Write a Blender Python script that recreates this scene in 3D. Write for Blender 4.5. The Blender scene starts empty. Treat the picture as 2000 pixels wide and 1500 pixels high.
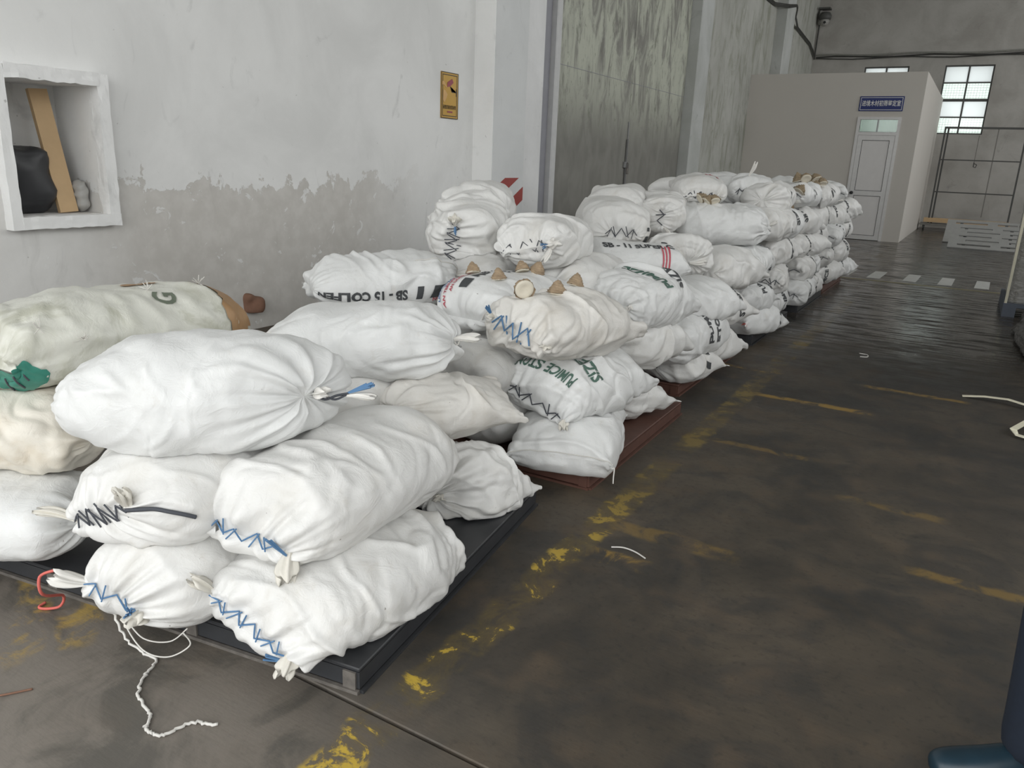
import bpy, bmesh, math, random
import numpy as np
from mathutils import Vector, Matrix
from mathutils.bvhtree import BVHTree

SC = bpy.context.scene
COL = SC.collection
PI = math.pi

# ------------------------------------------------------------------ camera
def make_camera():
    pitch, roll, yaw = math.radians(16.348), math.radians(2.291), math.radians(30.123)
    fwd_h = Vector((-math.sin(yaw), math.cos(yaw), 0))
    right = Vector((math.cos(yaw), math.sin(yaw), 0))
    fwd = (fwd_h * math.cos(pitch) + Vector((0, 0, -1)) * math.sin(pitch)).normalized()
    down = fwd.cross(right)
    c, s = math.cos(roll), math.sin(roll)
    r2 = right * c - down * s
    d2 = right * s + down * c
    cam = bpy.data.cameras.new('camera')
    cam.lens = 27.0; cam.sensor_width = 36.0; cam.clip_start = 0.05; cam.clip_end = 300
    o = bpy.data.objects.new('camera', cam); COL.objects.link(o)
    m = Matrix((r2, -d2, -fwd)).transposed().to_4x4()
    m.translation = Vector((0, 0, 1.4))
    o.matrix_world = m
    SC.camera = o
make_camera()

# ------------------------------------------------------------------ light
SKY = 5.0
EXPOSURE = -0.75
world = bpy.data.worlds.new('overcast_sky'); SC.world = world; world.use_nodes = True
wb = world.node_tree.nodes['Background']
wb.inputs[0].default_value = (0.965, 0.98, 0.975, 1); wb.inputs[1].default_value = SKY
def portal(name, loc, rot, sx, sy):
    l = bpy.data.lights.new(name, 'AREA'); l.shape = 'RECTANGLE'; l.size = sx; l.size_y = sy
    l.cycles.is_portal = True
    o = bpy.data.objects.new(name, l); COL.objects.link(o); o.location = loc; o.rotation_euler = rot
portal('entrance_portal', (0.6, -2.05, 2.5), (PI/2, 0, 0), 10.7, 5.0)
ADDED_SILL = (4.4, 3.2, 2.2, 2.2, 2.2)  # unseen right-wall windows added for light, lower sills brighten the far end
for k in range(5):
    portal('added_window_portal', (7.05, 1.6 + 4.9*k, (ADDED_SILL[k]+7.4)/2), (0, PI/2, 0), 7.4-ADDED_SILL[k], 4.3)
SC.view_settings.view_transform = 'Standard'; SC.view_settings.look = 'None'
SC.view_settings.gamma = 1; SC.view_settings.use_curve_mapping = False
SC.view_settings.exposure = EXPOSURE
SC.cycles.use_denoising = True
SC.cycles.max_bounces = 8; SC.cycles.diffuse_bounces = 5; SC.cycles.glossy_bounces = 3
SC.cycles.sample_clamp_indirect = 8

# ------------------------------------------------------------------ helpers
def tag(o, label=None, cat=None, group=None, kind=None):
    if label: o['label'] = label
    if cat: o['category'] = cat
    if group: o['group'] = group
    if kind: o['kind'] = kind
    return o
def empty(name, loc, label=None, cat=None, group=None, kind=None):
    o = bpy.data.objects.new(name, None); COL.objects.link(o); o.location = loc
    o.empty_display_size = .05
    return tag(o, label, cat, group, kind)
def link(name, me, mat, parent=None):
    o = bpy.data.objects.new(name, me); COL.objects.link(o)
    if mat and not me.materials: me.materials.append(mat)
    if parent:
        o.parent = parent
        # meshes are made in world coordinates: bring them into the parent's frame
        off = Vector((0, 0, 0)); p = parent
        while p: off += p.location; p = p.parent
        me.transform(Matrix.Translation(-off))
    return o
def center_origin(o, base=True):
    """move a top-level mesh's origin to the middle of its base"""
    me = o.data
    co = np.empty(len(me.vertices)*3); me.vertices.foreach_get('co', co); co = co.reshape(-1, 3)
    c = (co.min(0)+co.max(0))/2
    if base: c[2] = co[:, 2].min()
    me.transform(Matrix.Translation(-Vector(c))); o.location = Vector(c)
    return o
class MB:
    """mesh builder: boxes, bars, tubes, lathes and prisms in world coordinates, built as one mesh"""
    def __init__(s): s.bm = bmesh.new()
    def box(s, x0, x1, y0, y1, z0, z1, bev=0):
        r = bmesh.ops.create_cube(s.bm, size=1)
        vs = r['verts']
        for v in vs:
            v.co = Vector(((x0+x1)/2 + v.co.x*(x1-x0), (y0+y1)/2 + v.co.y*(y1-y0), (z0+z1)/2 + v.co.z*(z1-z0)))
        if bev:
            es = list({e for v in vs for e in v.link_edges})
            bmesh.ops.bevel(s.bm, geom=es, offset=bev, segments=1, affect='EDGES')
        return s
    def bar(s, a, b, w, h, up=(0, 0, 1)):
        a, b = Vector(a), Vector(b); d = (b-a); L = d.length; d.normalize()
        up = Vector(up)
        if abs(d.dot(up)) > .98: up = Vector((0, 1, 0))
        sx = d.cross(up).normalized(); sz = sx.cross(d)
        vs = []
        for t in (a, b):
            for i, j in ((-1, -1), (1, -1), (1, 1), (-1, 1)):
                vs.append(s.bm.verts.new(t + sx*(i*w/2) + sz*(j*h/2)))
        for f in ((0, 1, 2, 3), (7, 6, 5, 4), (0, 4, 5, 1), (1, 5, 6, 2), (2, 6, 7, 3), (3, 7, 4, 0)):
            s.bm.faces.new([vs[k] for k in f])
        return s
    def tube(s, pts, r, n=6, cap=True):
        pts = [Vector(p) for p in pts]; rings = []
        nrm = None
        for i, p in enumerate(pts):
            t = (pts[min(i+1, len(pts)-1)] - pts[max(i-1, 0)])
            if t.length < 1e-9: t = Vector((0, 0, 1))
            t.normalize()
            if nrm is None:
                nrm = t.orthogonal().normalized()
            else:
                nrm = (nrm - t*nrm.dot(t))
                nrm = nrm.normalized() if nrm.length > 1e-6 else t.orthogonal().normalized()
            bn = t.cross(nrm)
            rr = r[i] if isinstance(r, (list, tuple)) else r
            rings.append([s.bm.verts.new(p + (nrm*math.cos(2*PI*k/n) + bn*math.sin(2*PI*k/n))*rr) for k in range(n)])
        for a, b in zip(rings, rings[1:]):
            for k in range(n): s.bm.faces.new((a[k], a[(k+1) % n], b[(k+1) % n], b[k]))
        if cap and n > 2:
            s.bm.faces.new(rings[0][::-1]); s.bm.faces.new(rings[-1])
        return s
    def lathe(s, prof, loc, n=20, axis=(0, 0, 1), cap=True):
        ax = Vector(axis).normalized(); u = ax.orthogonal().normalized(); w = ax.cross(u); loc = Vector(loc)
        rings = [[s.bm.verts.new(loc + ax*z + (u*math.cos(2*PI*k/n)+w*math.sin(2*PI*k/n))*max(r, 1e-4)) for k in range(n)] for r, z in prof]
        for a, b in zip(rings, rings[1:]):
            for k in range(n): s.bm.faces.new((a[k], a[(k+1) % n], b[(k+1) % n], b[k]))
        if cap: s.bm.faces.new(rings[0][::-1]); s.bm.faces.new(rings[-1])
        return s
    def prism(s, poly, z0, z1):
        """poly: (x,y) list, vertical prism"""
        a = [s.bm.verts.new((x, y, z0)) for x, y in poly]; b = [s.bm.verts.new((x, y, z1)) for x, y in poly]
        n = len(poly)
        s.bm.faces.new(a[::-1]); s.bm.faces.new(b)
        for k in range(n): s.bm.faces.new((a[k], a[(k+1) % n], b[(k+1) % n], b[k]))
        return s
    def build(s, name, mat, parent=None, smooth=False):
        bmesh.ops.recalc_face_normals(s.bm, faces=s.bm.faces)
        me = bpy.data.meshes.new(name); s.bm.to_mesh(me); s.bm.free()
        if smooth:
            for p in me.polygons: p.use_smooth = True
        o = link(name, me, mat, parent)
        if parent is None: center_origin(o)
        return o

# vectorised value noise -----------------------------------------------------
def _h(ix, iy, iz):
    n = (ix*374761393 + iy*668265263 + iz*1274126177) & 0x7fffffff
    n = ((n ^ (n >> 13))*1103515245) & 0x7fffffff
    n = ((n ^ (n >> 16))*668265263) & 0x7fffffff
    return (n & 0xffff)/32767.5 - 1.0
def vn(p):
    p = np.asarray(p, float); i = np.floor(p).astype(np.int64); f = p - i
    u = f*f*f*(f*(f*6-15)+10)
    x, y, z = i[..., 0], i[..., 1], i[..., 2]; ux, uy, uz = u[..., 0], u[..., 1], u[..., 2]
    def L(a, b, t): return a+(b-a)*t
    r = []
    for dz in (0, 1):
        a = L(_h(x, y, z+dz), _h(x+1, y, z+dz), ux); b = L(_h(x, y+1, z+dz), _h(x+1, y+1, z+dz), ux)
        r.append(L(a, b, uy))
    return L(r[0], r[1], uz)

# ------------------------------------------------------------------ materials
class NT:
    def __init__(s, name):
        s.m = bpy.data.materials.new(name); s.m.use_nodes = True
        s.t = s.m.node_tree; s.n = s.t.nodes; s.b = s.n['Principled BSDF']; s.out = s.n['Material Output']
    def node(s, typ, **kw):
        n = s.n.new(typ)
        for k, v in kw.items(): setattr(n, k, v)
        return n
    def put(s, n, key, v):
        if hasattr(v, 'links') or isinstance(v, bpy.types.NodeSocket): s.t.links.new(v, n.inputs[key])
        else:
            if isinstance(v, (tuple, list)) and len(v) == 3 and len(n.inputs[key].default_value) == 4: v = (*v, 1)
            n.inputs[key].default_value = v
    def pos(s, world=True):
        return s.node('ShaderNodeNewGeometry').outputs['Position'] if world else s.node('ShaderNodeTexCoord').outputs['Object']
    def mapped(s, v, scale=(1, 1, 1), loc=(0, 0, 0), rot=(0, 0, 0)):
        m = s.node('ShaderNodeMapping'); s.put(m, 'Vector', v); s.put(m, 'Scale', scale); s.put(m, 'Location', loc); s.put(m, 'Rotation', rot)
        return m.outputs[0]
    def noise(s, v, scale, detail=4, rough=.55, dist=0):
        n = s.node('ShaderNodeTexNoise'); s.put(n, 'Vector', v); s.put(n, 'Scale', scale); s.put(n, 'Detail', detail)
        s.put(n, 'Roughness', rough); s.put(n, 'Distortion', dist); return n.outputs['Fac']
    def ramp(s, v, a, b, lo=0., hi=1.):
        n = s.node('ShaderNodeMapRange', interpolation_type='SMOOTHSTEP'); s.put(n, 'Value', v)
        s.put(n, 'From Min', a); s.put(n, 'From Max', b); s.put(n, 'To Min', lo); s.put(n, 'To Max', hi); return n.outputs[0]
    def math(s, op, a, b=0., clamp=False):
        n = s.node('ShaderNodeMath', operation=op); n.use_clamp = clamp
        s.put(n, 0, a); s.put(n, 1, b); return n.outputs[0]
    def mix(s, f, a, b):
        n = s.node('ShaderNodeMix', data_type='RGBA'); s.put(n, 'Factor', f)
        for i, v in ((6, a), (7, b)): s.put(n, i, v)
        return n.outputs[2]
    def xyz(s, v):
        n = s.node('ShaderNodeSeparateXYZ'); s.put(n, 0, v); return n.outputs
    def bump(s, h, strength=.4, dist=.01, normal=None):
        n = s.node('ShaderNodeBump'); s.put(n, 'Height', h); s.put(n, 'Strength', strength); s.put(n, 'Distance', dist)
        if normal is not None: s.put(n, 'Normal', normal)
        return n.outputs[0]
    def fin(s, color=None, rough=None, normal=None, metal=None, spec=None):
        if color is not None: s.put(s.b, 'Base Color', color)
        if rough is not None: s.put(s.b, 'Roughness', rough)
        if normal is not None: s.put(s.b, 'Normal', normal)
        if metal is not None: s.put(s.b, 'Metallic', metal)
        if spec is not None: s.put(s.b, 'Specular IOR Level', spec)
        return s.m

def simple(name, c, rough=.6, var=.12, scale=20, metal=0, bump=.15):
    t = NT(name); p = t.pos(False); n = t.noise(p, scale, 5)
    d = tuple(max(0, x*(1-var*2)) for x in c)
    return t.fin(t.mix(n, c, d), rough, t.bump(n, bump, .004), metal)

def sack_material(name, c, dirt, dirt_amt, stain=None):
    t = NT(name); p = t.pos(False)
    rnd = t.node('ShaderNodeObjectInfo').outputs['Random']
    big = t.noise(p, 4.0, 4, .6, .5)
    col = t.mix(t.ramp(big, .50, .78, 0, dirt_amt), c, dirt)
    fine = t.noise(p, 18, 5, .65)
    col = t.mix(t.ramp(fine, .56, .80, 0, .28*min(1, dirt_amt*2.0)), col, (.50, .45, .38))
    sp = t.noise(p, 55, 2, .5)
    col = t.mix(t.ramp(sp, .765, .80, 0, .7), col, (.20, .17, .14))
    if stain:
        col = t.mix(t.ramp(t.noise(p, 3.2, 5, .6, 1.2), .52, .64, 0, .8), col, stain)
    cr = t.noise(t.mapped(p, (1, 1, 1)), 14, 6, .62, 1.1)
    ridg = t.math('ABSOLUTE', t.math('SUBTRACT', cr, .5))
    nb = t.bump(ridg, .30, .020)
    nb = t.bump(t.noise(p, 240, 2, .5), .10, .002, nb)
    return t.fin(col, .45, nb, spec=.42)

M = {}
M['sack'] = sack_material('white_woven_plastic', (.73, .725, .71), (.60, .575, .53), .65)
M['sack_cool'] = sack_material('clean_white_woven_plastic', (.745, .75, .745), (.65, .65, .635), .5)
M['sack_grey'] = sack_material('greyed_woven_plastic', (.71, .69, .655), (.53, .49, .43), .8)
M['sack_cream'] = sack_material('yellowed_woven_plastic', (.75, .71, .63), (.55, .46, .34), .9)
M['sack_olive'] = sack_material('stained_olive_woven_plastic', (.66, .66, .60), (.50, .50, .41), .9, (.44, .44, .36))
M['ear'] = simple('bunched_sack_cloth', (.74, .71, .64), .7, .10, 40)
M['ear_white'] = simple('bunched_white_cloth', (.82, .80, .76), .7, .08, 40)
M['blue_twine'] = simple('blue_twine', (.10, .22, .40), .6, .1)
M['dark_twine'] = simple('dark_twine', (.07, .075, .09), .7, .1)
M['white_twine'] = simple('white_twine', (.72, .70, .66), .6, .06)
M['red_twine'] = simple('faded_red_twine', (.72, .16, .13), .6, .08)
M['black_print'] = simple('black_print', (.075, .08, .085), .7, .25, 120)
M['green_print'] = simple('green_print', (.10, .19, .15), .7, .25, 120)
M['blue_print'] = simple('blue_print', (.12, .22, .45), .7, .2, 120)
M['red_print'] = simple('red_print', (.62, .12, .16), .7, .2, 120)
M['olive_print'] = simple('olive_print', (.17, .20, .15), .7, .2, 120)
M['green_bag'] = simple('green_inner_bag', (.045, .25, .19), .45, .12)
M['brown_tape'] = simple('brown_patch', (.42, .25, .12), .5, .15, 12)
M['shell'] = simple('brown_shell', (.50, .37, .24), .75, .32, 45, bump=.8)
M['shell_in'] = simple('pale_shell_base', (.76, .70, .58), .5, .15, 30)
M['leaf'] = simple('dry_brown_shell', (.40, .31, .20), .8, .3, 45, bump=.8)

def floor_material():
    t = NT('dark_oily_concrete'); p = t.pos(); x, y, z = t.xyz(p)[:3]
    big = t.noise(p, .9, 6, .62, .4); mid = t.noise(p, 5, 6, .6); fine = t.noise(p, 40, 4, .6)
    blot = t.noise(p, 2.6, 7, .66, 1.0)
    c = t.mix(t.ramp(big, .36, .66), (.038, .033, .027), (.100, .080, .058))
    c = t.mix(t.ramp(blot, .46, .62, 0, .55), c, (.030, .030, .030))
    c = t.mix(t.ramp(mid, .48, .74, 0, .6), c, (.115, .082, .052))
    c = t.mix(t.ramp(fine, .52, .72, 0, .45), c, (.022, .021, .020))
    # darker aisle further in
    far = t.ramp(y, 2.0, 7.5); side = t.ramp(x, -1.5, -.7)
    c = t.mix(t.math('MULTIPLY', t.math('MULTIPLY', far, side), .62), c, (.020, .019, .018))
    # lighter patch near the entrance on the left
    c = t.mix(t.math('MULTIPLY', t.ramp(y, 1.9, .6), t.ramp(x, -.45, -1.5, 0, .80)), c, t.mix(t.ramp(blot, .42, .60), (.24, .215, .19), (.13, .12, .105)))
    # worn yellow paint
    wear = t.noise(p, 7, 6, .7, .6); wear2 = t.noise(p, 2.3, 3, .5)
    wv = t.math('ADD', t.math('MULTIPLY', wear, .7), t.math('MULTIPLY', wear2, .5))
    wob = t.math('MULTIPLY', t.math('SUBTRACT', t.noise(p, 9, 4, .6), .5), .07)
    xx = t.math('ADD', x, wob); yy = t.math('ADD', y, wob)
    def band(v, c0, hw):
        return t.ramp(t.math('ABSOLUTE', t.math('SUBTRACT', v, c0)), hw+.015, hw-.015)
    def rng(v, a, b):
        return t.math('MULTIPLY', t.ramp(v, a-.04, a+.04), t.ramp(v, b+.04, b-.04))
    def mul(a, b): return t.math('MULTIPLY', a, b)
    line = mul(band(xx, -1.085, .062), rng(yy, .3, 9.4))
    near = mul(line, t.ramp(t.math('ADD', wv, t.ramp(y, 1.7, 1.1, 0, .05)), .645, .68))
    dull = mul(line, t.ramp(wv, .50, .68, 0, .62))
    c = t.mix(dull, c, (.145, .105, .035))
    bright = mul(near, t.ramp(y, 3.2, 2.0, .15, 1))
    c = t.mix(bright, c, (.52, .36, .05))
    for cx, hw, a, b, s in ((4.925, .035, -1.02, -.35, .9), (5.59, .03, -.50, .16, .6), (5.55, .03, -1.5, -1.0, .7),
                            (2.40, .045, -1.02, -.82, 1.0), (2.66, .05, -1.05, -.55, .45), (3.9, .03, -1.0, -.5, .4),
                            (2.95, .03, .02, .5, .6), (3.5, .03, -.3, .1, .4)):
        m = mul(mul(band(yy, cx, hw), rng(xx, a, b)), t.ramp(wv, .52, .64, 0, s))
        c = t.mix(m, c, (.27, .17, .04))
    # two worn yellow stripes in front of the first pallet
    u = t.math('ADD', t.math('MULTIPLY', xx, .55), t.math('MULTIPLY', yy, .83))
    for c0, a, b in ((-.39, -2.5, -2.10), (-.25, -2.24, -2.02)):
        m = mul(mul(band(u, c0, .05), rng(xx, a, b)), t.ramp(wv, .54, .66, 0, .9))
        c = t.mix(m, c, (.38, .26, .07))
    # pale streaks across the aisle
    st = t.noise(t.mapped(p, (1.2, 16, 1)), 2.0, 5, .7)
    c = t.mix(mul(mul(t.ramp(st, .63, .70, 0, .55), t.ramp(y, 6.5, 8.0)), mul(t.ramp(y, 12, 10), t.ramp(x, -1.0, -.4))), c, (.20, .195, .185))
    streak = t.noise(t.mapped(p, (.8, 6, 1)), 2.2, 6, .7)
    wet = mul(t.ramp(y, 5.0, 8.5), t.ramp(streak, .36, .56))
    rough = t.math('SUBTRACT', t.ramp(mid, .3, .7, .52, .70), t.math('MULTIPLY', wet, .50))
    nb = t.bump(t.math('ADD', t.math('MULTIPLY', mid, .6), t.math('MULTIPLY', fine, .4)), .16, .010)
    nb = t.bump(streak, .12, .02, nb)
    return t.fin(c, rough, nb, spec=.5)
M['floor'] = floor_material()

def wall_material(name, base, dark, peel=True, mould=False):
    t = NT(name); p = t.pos(); x, y, z = t.xyz(p)[:3]
    n1 = t.noise(p, 1.1, 6, .6, .5); n2 = t.noise(p, 7, 6, .62); sm = t.noise(t.mapped(p, (1, 1.6, .8)), 3.0, 5, .6, 1.0)
    c = t.mix(t.ramp(n1, .3, .72), base, dark)
    c = t.mix(t.ramp(sm, .60, .74, 0, .40), c, tuple(v*.66 for v in dark))
    c = t.mix(t.ramp(t.noise(p, 20, 3, .5), .72, .78, 0, .45), c, (.22, .21, .19))
    h = n2
    if peel:
        edge = t.noise(p, 3.4, 6, .68, .3); ed2 = t.noise(t.mapped(p, (1, 1, .7)), 11, 4, .6, .6)
        lim = t.math('ADD', t.math('MULTIPLY', edge, .75), t.math('MULTIPLY', ed2, .28))
        lev = t.math('SUBTRACT', t.math('ADD', .64, lim), z)     # positive below the damp line
        band = t.ramp(lev, .0, .022)
        band = t.math('MULTIPLY', band, t.ramp(y, 6.6, 5.2))
        band = t.math('MULTIPLY', band, t.ramp(y, 2.6, 3.4, .35, 1))
        left = t.ramp(t.noise(p, 6, 5, .7, .8), .62, .64)      # flakes of whitewash still sticking
        band = t.math('MULTIPLY', band, t.math('SUBTRACT', 1., t.math('MULTIPLY', left, .8)))
        tan = t.mix(t.ramp(n2, .35, .7), (.47, .44, .40), (.57, .54, .50))
        c = t.mix(t.math('MULTIPLY', band, .70), c, tan)
        h = t.math('SUBTRACT', t.math('MULTIPLY', n2, .35), t.math('MULTIPLY', band, .5))
    if mould:
        v = t.noise(t.mapped(p, (1.3, 1.3, .45)), 2.4, 7, .68, 1.0)
        g = t.math('MULTIPLY', t.ramp(v, .44, .66), .62)
        c = t.mix(g, c, (.20, .21, .155))
    return t.fin(c, .85, t.bump(h, .35, .02), spec=.2)
M['wall'] = wall_material('whitewashed_plaster', (.84, .84, .83), (.73, .73, .72))
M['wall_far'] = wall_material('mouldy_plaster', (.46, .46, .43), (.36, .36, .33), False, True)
M['wall_back'] = wall_material('grey_back_plaster', (.46, .445, .42), (.35, .335, .31), False, False)
M['pilaster'] = wall_material('pilaster_plaster', (.80, .80, .80), (.70, .70, .70), False)
M['pilaster_shaded'] = wall_material('shaded_pilaster_plaster', (.70, .71, .71), (.62, .63, .63), False)  # aisle side of the first pilaster, its shade put into the colour
M['lit_plaster'] = wall_material('lit_side_plaster', (.93, .93, .92), (.86, .86, .85), False)  # same pilaster's entrance side, the daylight on it painted as a brighter tone
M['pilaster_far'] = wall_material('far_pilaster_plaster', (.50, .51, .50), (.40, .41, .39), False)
M['niche'] = wall_material('white_cement_frame', (.86, .86, .855), (.78, .78, .77), False)
M['booth'] = simple('booth_board', (.56, .53, .49), .75, .03, 2, bump=.03)
M['ceil'] = simple('ceiling_grey', (.42, .42, .40), .9, .1, 2)
M['apron'] = simple('outdoor_concrete', (.38, .37, .35), .9, .1, 2)
M['jamb'] = simple('white_steel', (.62, .62, .62), .5, .12, 10)
M['seam_and_gap_shade'] = simple('seam_steel_and_gap_shade', (.30, .30, .33), .6, .1, 10)  # grey for the gate seams, also paints the shaded gap by the jamb

def gate_material():
    t = NT('weathered_green_steel'); p = t.pos(); x, y, z = t.xyz(p)[:3]
    v = t.noise(t.mapped(p, (1, 1.1, .38)), 3.0, 8, .68, 1.0); v2 = t.noise(t.mapped(p, (1, 1.6, .8)), 2.2, 6, .6, .6)
    base = t.mix(t.ramp(v2, .3, .7), (.18, .175, .158), (.235, .23, .208))
    up = t.ramp(z, 1.5, 2.7)
    c = t.mix(t.math('MULTIPLY', up, t.ramp(v, .36, .56)), base, (.46, .475, .40))
    c = t.mix(t.math('MULTIPLY', t.ramp(z, 1.2, 2.1), t.ramp(t.noise(t.mapped(p, (1, 2.2, .7)), 5, 6, .7, 1.2), .54, .66, 0, .8)), c, (.19, .20, .16))
    return t.fin(c, .55, t.bump(v, .15, .01), spec=.35)
M['gate'] = gate_material()
M['steel_dark'] = simple('dark_pallet_steel', (.045, .047, .052), .42, .25, 14)
M['steel_scuffed'] = simple('scuffed_steel_edge', (.22, .20, .18), .5, .4, 40)
M['steel_rust'] = simple('red_brown_pallet_steel', (.135, .062, .045), .55, .25, 12)
M['steel'] = simple('galvanised_steel', (.35, .35, .35), .4, .2, 20, .6)
M['black'] = simple('black_rubber', (.02, .02, .022), .6, .1)
M['wood'] = simple('raw_pine', (.62, .43, .24), .7, .12, 8)
M['black_plastic'] = simple('black_plastic_sheet', (.035, .036, .040), .45, .2, 10)
M['grey_plastic'] = simple('grey_plastic_sheet', (.50, .49, .47), .5, .2, 14)
M['yellow'] = simple('yellow_enamel', (.56, .32, .035), .4, .06, 10)
M['sign_black'] = simple('sign_black', (.06, .04, .02), .5, .1)
M['sign_red'] = simple('sign_red', (.33, .06, .08), .5, .1)
M['sign_pale'] = simple('sign_pale', (.70, .42, .16), .5, .1)
M['blue_enamel'] = simple('blue_enamel', (.012, .026, .15), .5, .05)
M['white_paint'] = simple('white_paint', (.78, .78, .76), .5, .06)
M['dull_yellow'] = simple('dull_yellow_paint', (.26, .23, .11), .6, .2, 14)
M['dash'] = simple('worn_white_paint', (.58, .58, .56), .6, .18, 12)
M['hazard_red'] = simple('hazard_red', (.36, .06, .05), .5, .1)
M['door_board'] = simple('pale_door_board', (.70, .68, .67), .45, .06, 6)
M['alu'] = simple('aluminium_frame', (.60, .59, .58), .4, .1, 14, .3)
M['bar_dark'] = simple('dark_window_steel', (.10, .10, .095), .6, .15)
M['rack'] = simple('dark_rack_steel', (.075, .075, .07), .5, .2)
M['rack_pale'] = simple('worn_rack_steel', (.22, .21, .19), .5, .2)
M['cable'] = simple('grey_cable', (.055, .055, .05), .6, .2)
M['pipe'] = simple('pale_conduit', (.30, .30, .27), .6, .2)
M['cctv'] = simple('camera_housing', (.38, .37, .35), .4, .1)
M['plate'] = simple('grey_slotted_plate', (.36, .36, .35), .5, .15, 10)
M['strap'] = simple('cream_strap', (.80, .76, .60), .5, .05)
M['brick'] = simple('brown_brick', (.28, .15, .10), .9, .25)
M['blue_block'] = simple('blue_grey_block', (.13, .15, .19), .6, .1)
M['carton'] = simple('brown_carton', (.30, .22, .15), .8, .15, 8)
def film_material():
    t = NT('stretch_film'); p = t.pos(False)
    n = t.noise(t.mapped(p, (6, 6, 30)), 2.0, 6, .7, .8)
    c = t.mix(t.ramp(n, .35, .65), (.42, .40, .37), (.72, .71, .69))
    return t.fin(c, .22, t.bump(n, .9, .03), spec=.7)
M['film'] = film_material()
def film_dark():
    t = NT('clear_film_over_grey_goods'); p = t.pos(False)
    n = t.noise(t.mapped(p, (5, 5, 14)), 2.0, 6, .7, 1.2)
    c = t.mix(t.ramp(n, .45, .72), (.085, .08, .075), (.30, .29, .28))
    return t.fin(c, .2, t.bump(n, .9, .03), spec=.7)
M['film_dark'] = film_dark()
def pane_material(name, tint, frosted):
    t = NT(name)
    tr = t.node('ShaderNodeBsdfTransparent'); t.put(tr, 'Color', tint)
    tl = t.node('ShaderNodeBsdfTranslucent'); t.put(tl, 'Color', tint)
    gl = t.node('ShaderNodeBsdfGlossy'); t.put(gl, 'Roughness', .1); t.put(gl, 'Color', (.9, .9, .9))
    m1 = t.node('ShaderNodeMixShader'); t.put(m1, 0, frosted); t.put(m1, 1, tr.outputs[0]); t.put(m1, 2, tl.outputs[0])
    m2 = t.node('ShaderNodeMixShader'); t.put(m2, 0, .06); t.put(m2, 1, m1.outputs[0]); t.put(m2, 2, gl.outputs[0])
    t.t.links.new(m2.outputs[0], t.out.inputs[0])
    return t.m
M['pane_frosted'] = pane_material('frosted_pane', (.60, .62, .62), .7)
M['pane_clear'] = pane_material('clear_pane', (.66, .71, .68), .25)
M['skin'] = simple('skin', (.55, .36, .26), .5, .04)
M['lip'] = simple('lip', (.42, .20, .17), .5, .04)
M['navy'] = simple('navy_cotton', (.012, .020, .038), .85, .2, 60)
M['jacket'] = simple('dark_jacket', (.02, .03, .05), .8, .2, 40)
M['hair'] = simple('black_hair', (.015, .013, .012), .5, .1)
M['shoe'] = simple('dark_teal_shoe', (.016, .040, .060), .35, .2, 20)

# ------------------------------------------------------------------ the hall
XL, YB, XR, YF, ZC = -4.85, 24.8, 7.0, -2.0, 8.0
def struct(mb, name, mat, parent=None, smooth=False):
    o = mb.build(name, mat, parent, smooth)
    if parent is None: o['kind'] = 'structure'
    return o
# floor: concrete bays with open joints
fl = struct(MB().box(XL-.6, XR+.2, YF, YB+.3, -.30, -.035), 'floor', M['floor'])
ys = [YF, 1.285, 6.98, 12.75, 18.6, YB+.3]; xs = [XL-.6, .95, XR+.2]
for i in range(5):
    for j in range(2):
        g = .005
        struct(MB().box(xs[j]+g, xs[j+1]-g, ys[i]+g, ys[i+1]-g, -.05, 0, .003), 'floor_slab', M['floor'], fl)
# white painted dashes and thin line across the aisle
for x in (-1.50, -1.09, -.64, -.21, .22):
    MB().prism([(x-.09, 11.75), (x+.08, 11.75), (x+.10, 12.62), (x-.06, 12.62)], .0, .002).build('painted_dash', M['dash'], fl)
MB().box(-1.6, .45, 11.45, 11.52, 0, .0015).build('painted_line', M['dull_yellow'], fl)
ap = MB().box(-40, 40, -45, YF, -.30, -.02).build('outdoor_apron', M['apron']); ap['kind'] = 'structure'
# ceiling and right wall, with high openings added along it to light the hall
struct(MB().box(XL-.6, XR+.2, YF, YB+.3, ZC, ZC+.2), 'ceiling', M['ceil'])
mb = MB(); mb.box(XR, XR+.2, YF, YB+.3, 0, 2.2); mb.box(XR, XR+.2, YF, YB+.3, 7.4, ZC)
ycur = YF
for k in range(5):
    a, b = 1.6+4.9*k-2.15, 1.6+4.9*k+2.15
    mb.box(XR, XR+.2, ycur, a, 2.2, 7.4); ycur = b
    if ADDED_SILL[k] > 2.2: mb.box(XR, XR+.2, a, b, 2.2, ADDED_SILL[k])
mb.box(XR, XR+.2, ycur, YB+.3, 2.2, 7.4)
struct(mb, 'wall_right', M['wall_back'])
# front wall with the wide entrance behind the viewer
struct(MB().box(XL-.6, -4.75, YF-.2, YF, 0, ZC).box(5.95, XR+.2, YF-.2, YF, 0, ZC).box(-4.75, 5.95, YF-.2, YF, 5.0, ZC), 'wall_front', M['wall'])

# left wall, near part with the niche opening
NX, NY0, NY1, NZ0, NZ1 = -4.77, 2.475, 3.015, .96, 1.728
mb = MB()
mb.box(XL-.55, XL, YF, NY0, 0, ZC); mb.box(XL-.55, XL, NY1, 7.4, 0, ZC)
mb.box(XL-.55, XL, NY0, NY1, 0, NZ0); mb.box(XL-.55, XL, NY0, NY1, NZ1, ZC)
mb.box(XL-.55, XL-.40, NY0, NY1, NZ0, NZ1)
wl = struct(mb, 'wall_left', M['wall'])
struct(MB().box(XL-.55, XL, 7.4, YB+.3, 0, ZC), 'wall_left_far', M['wall_far'])
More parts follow.
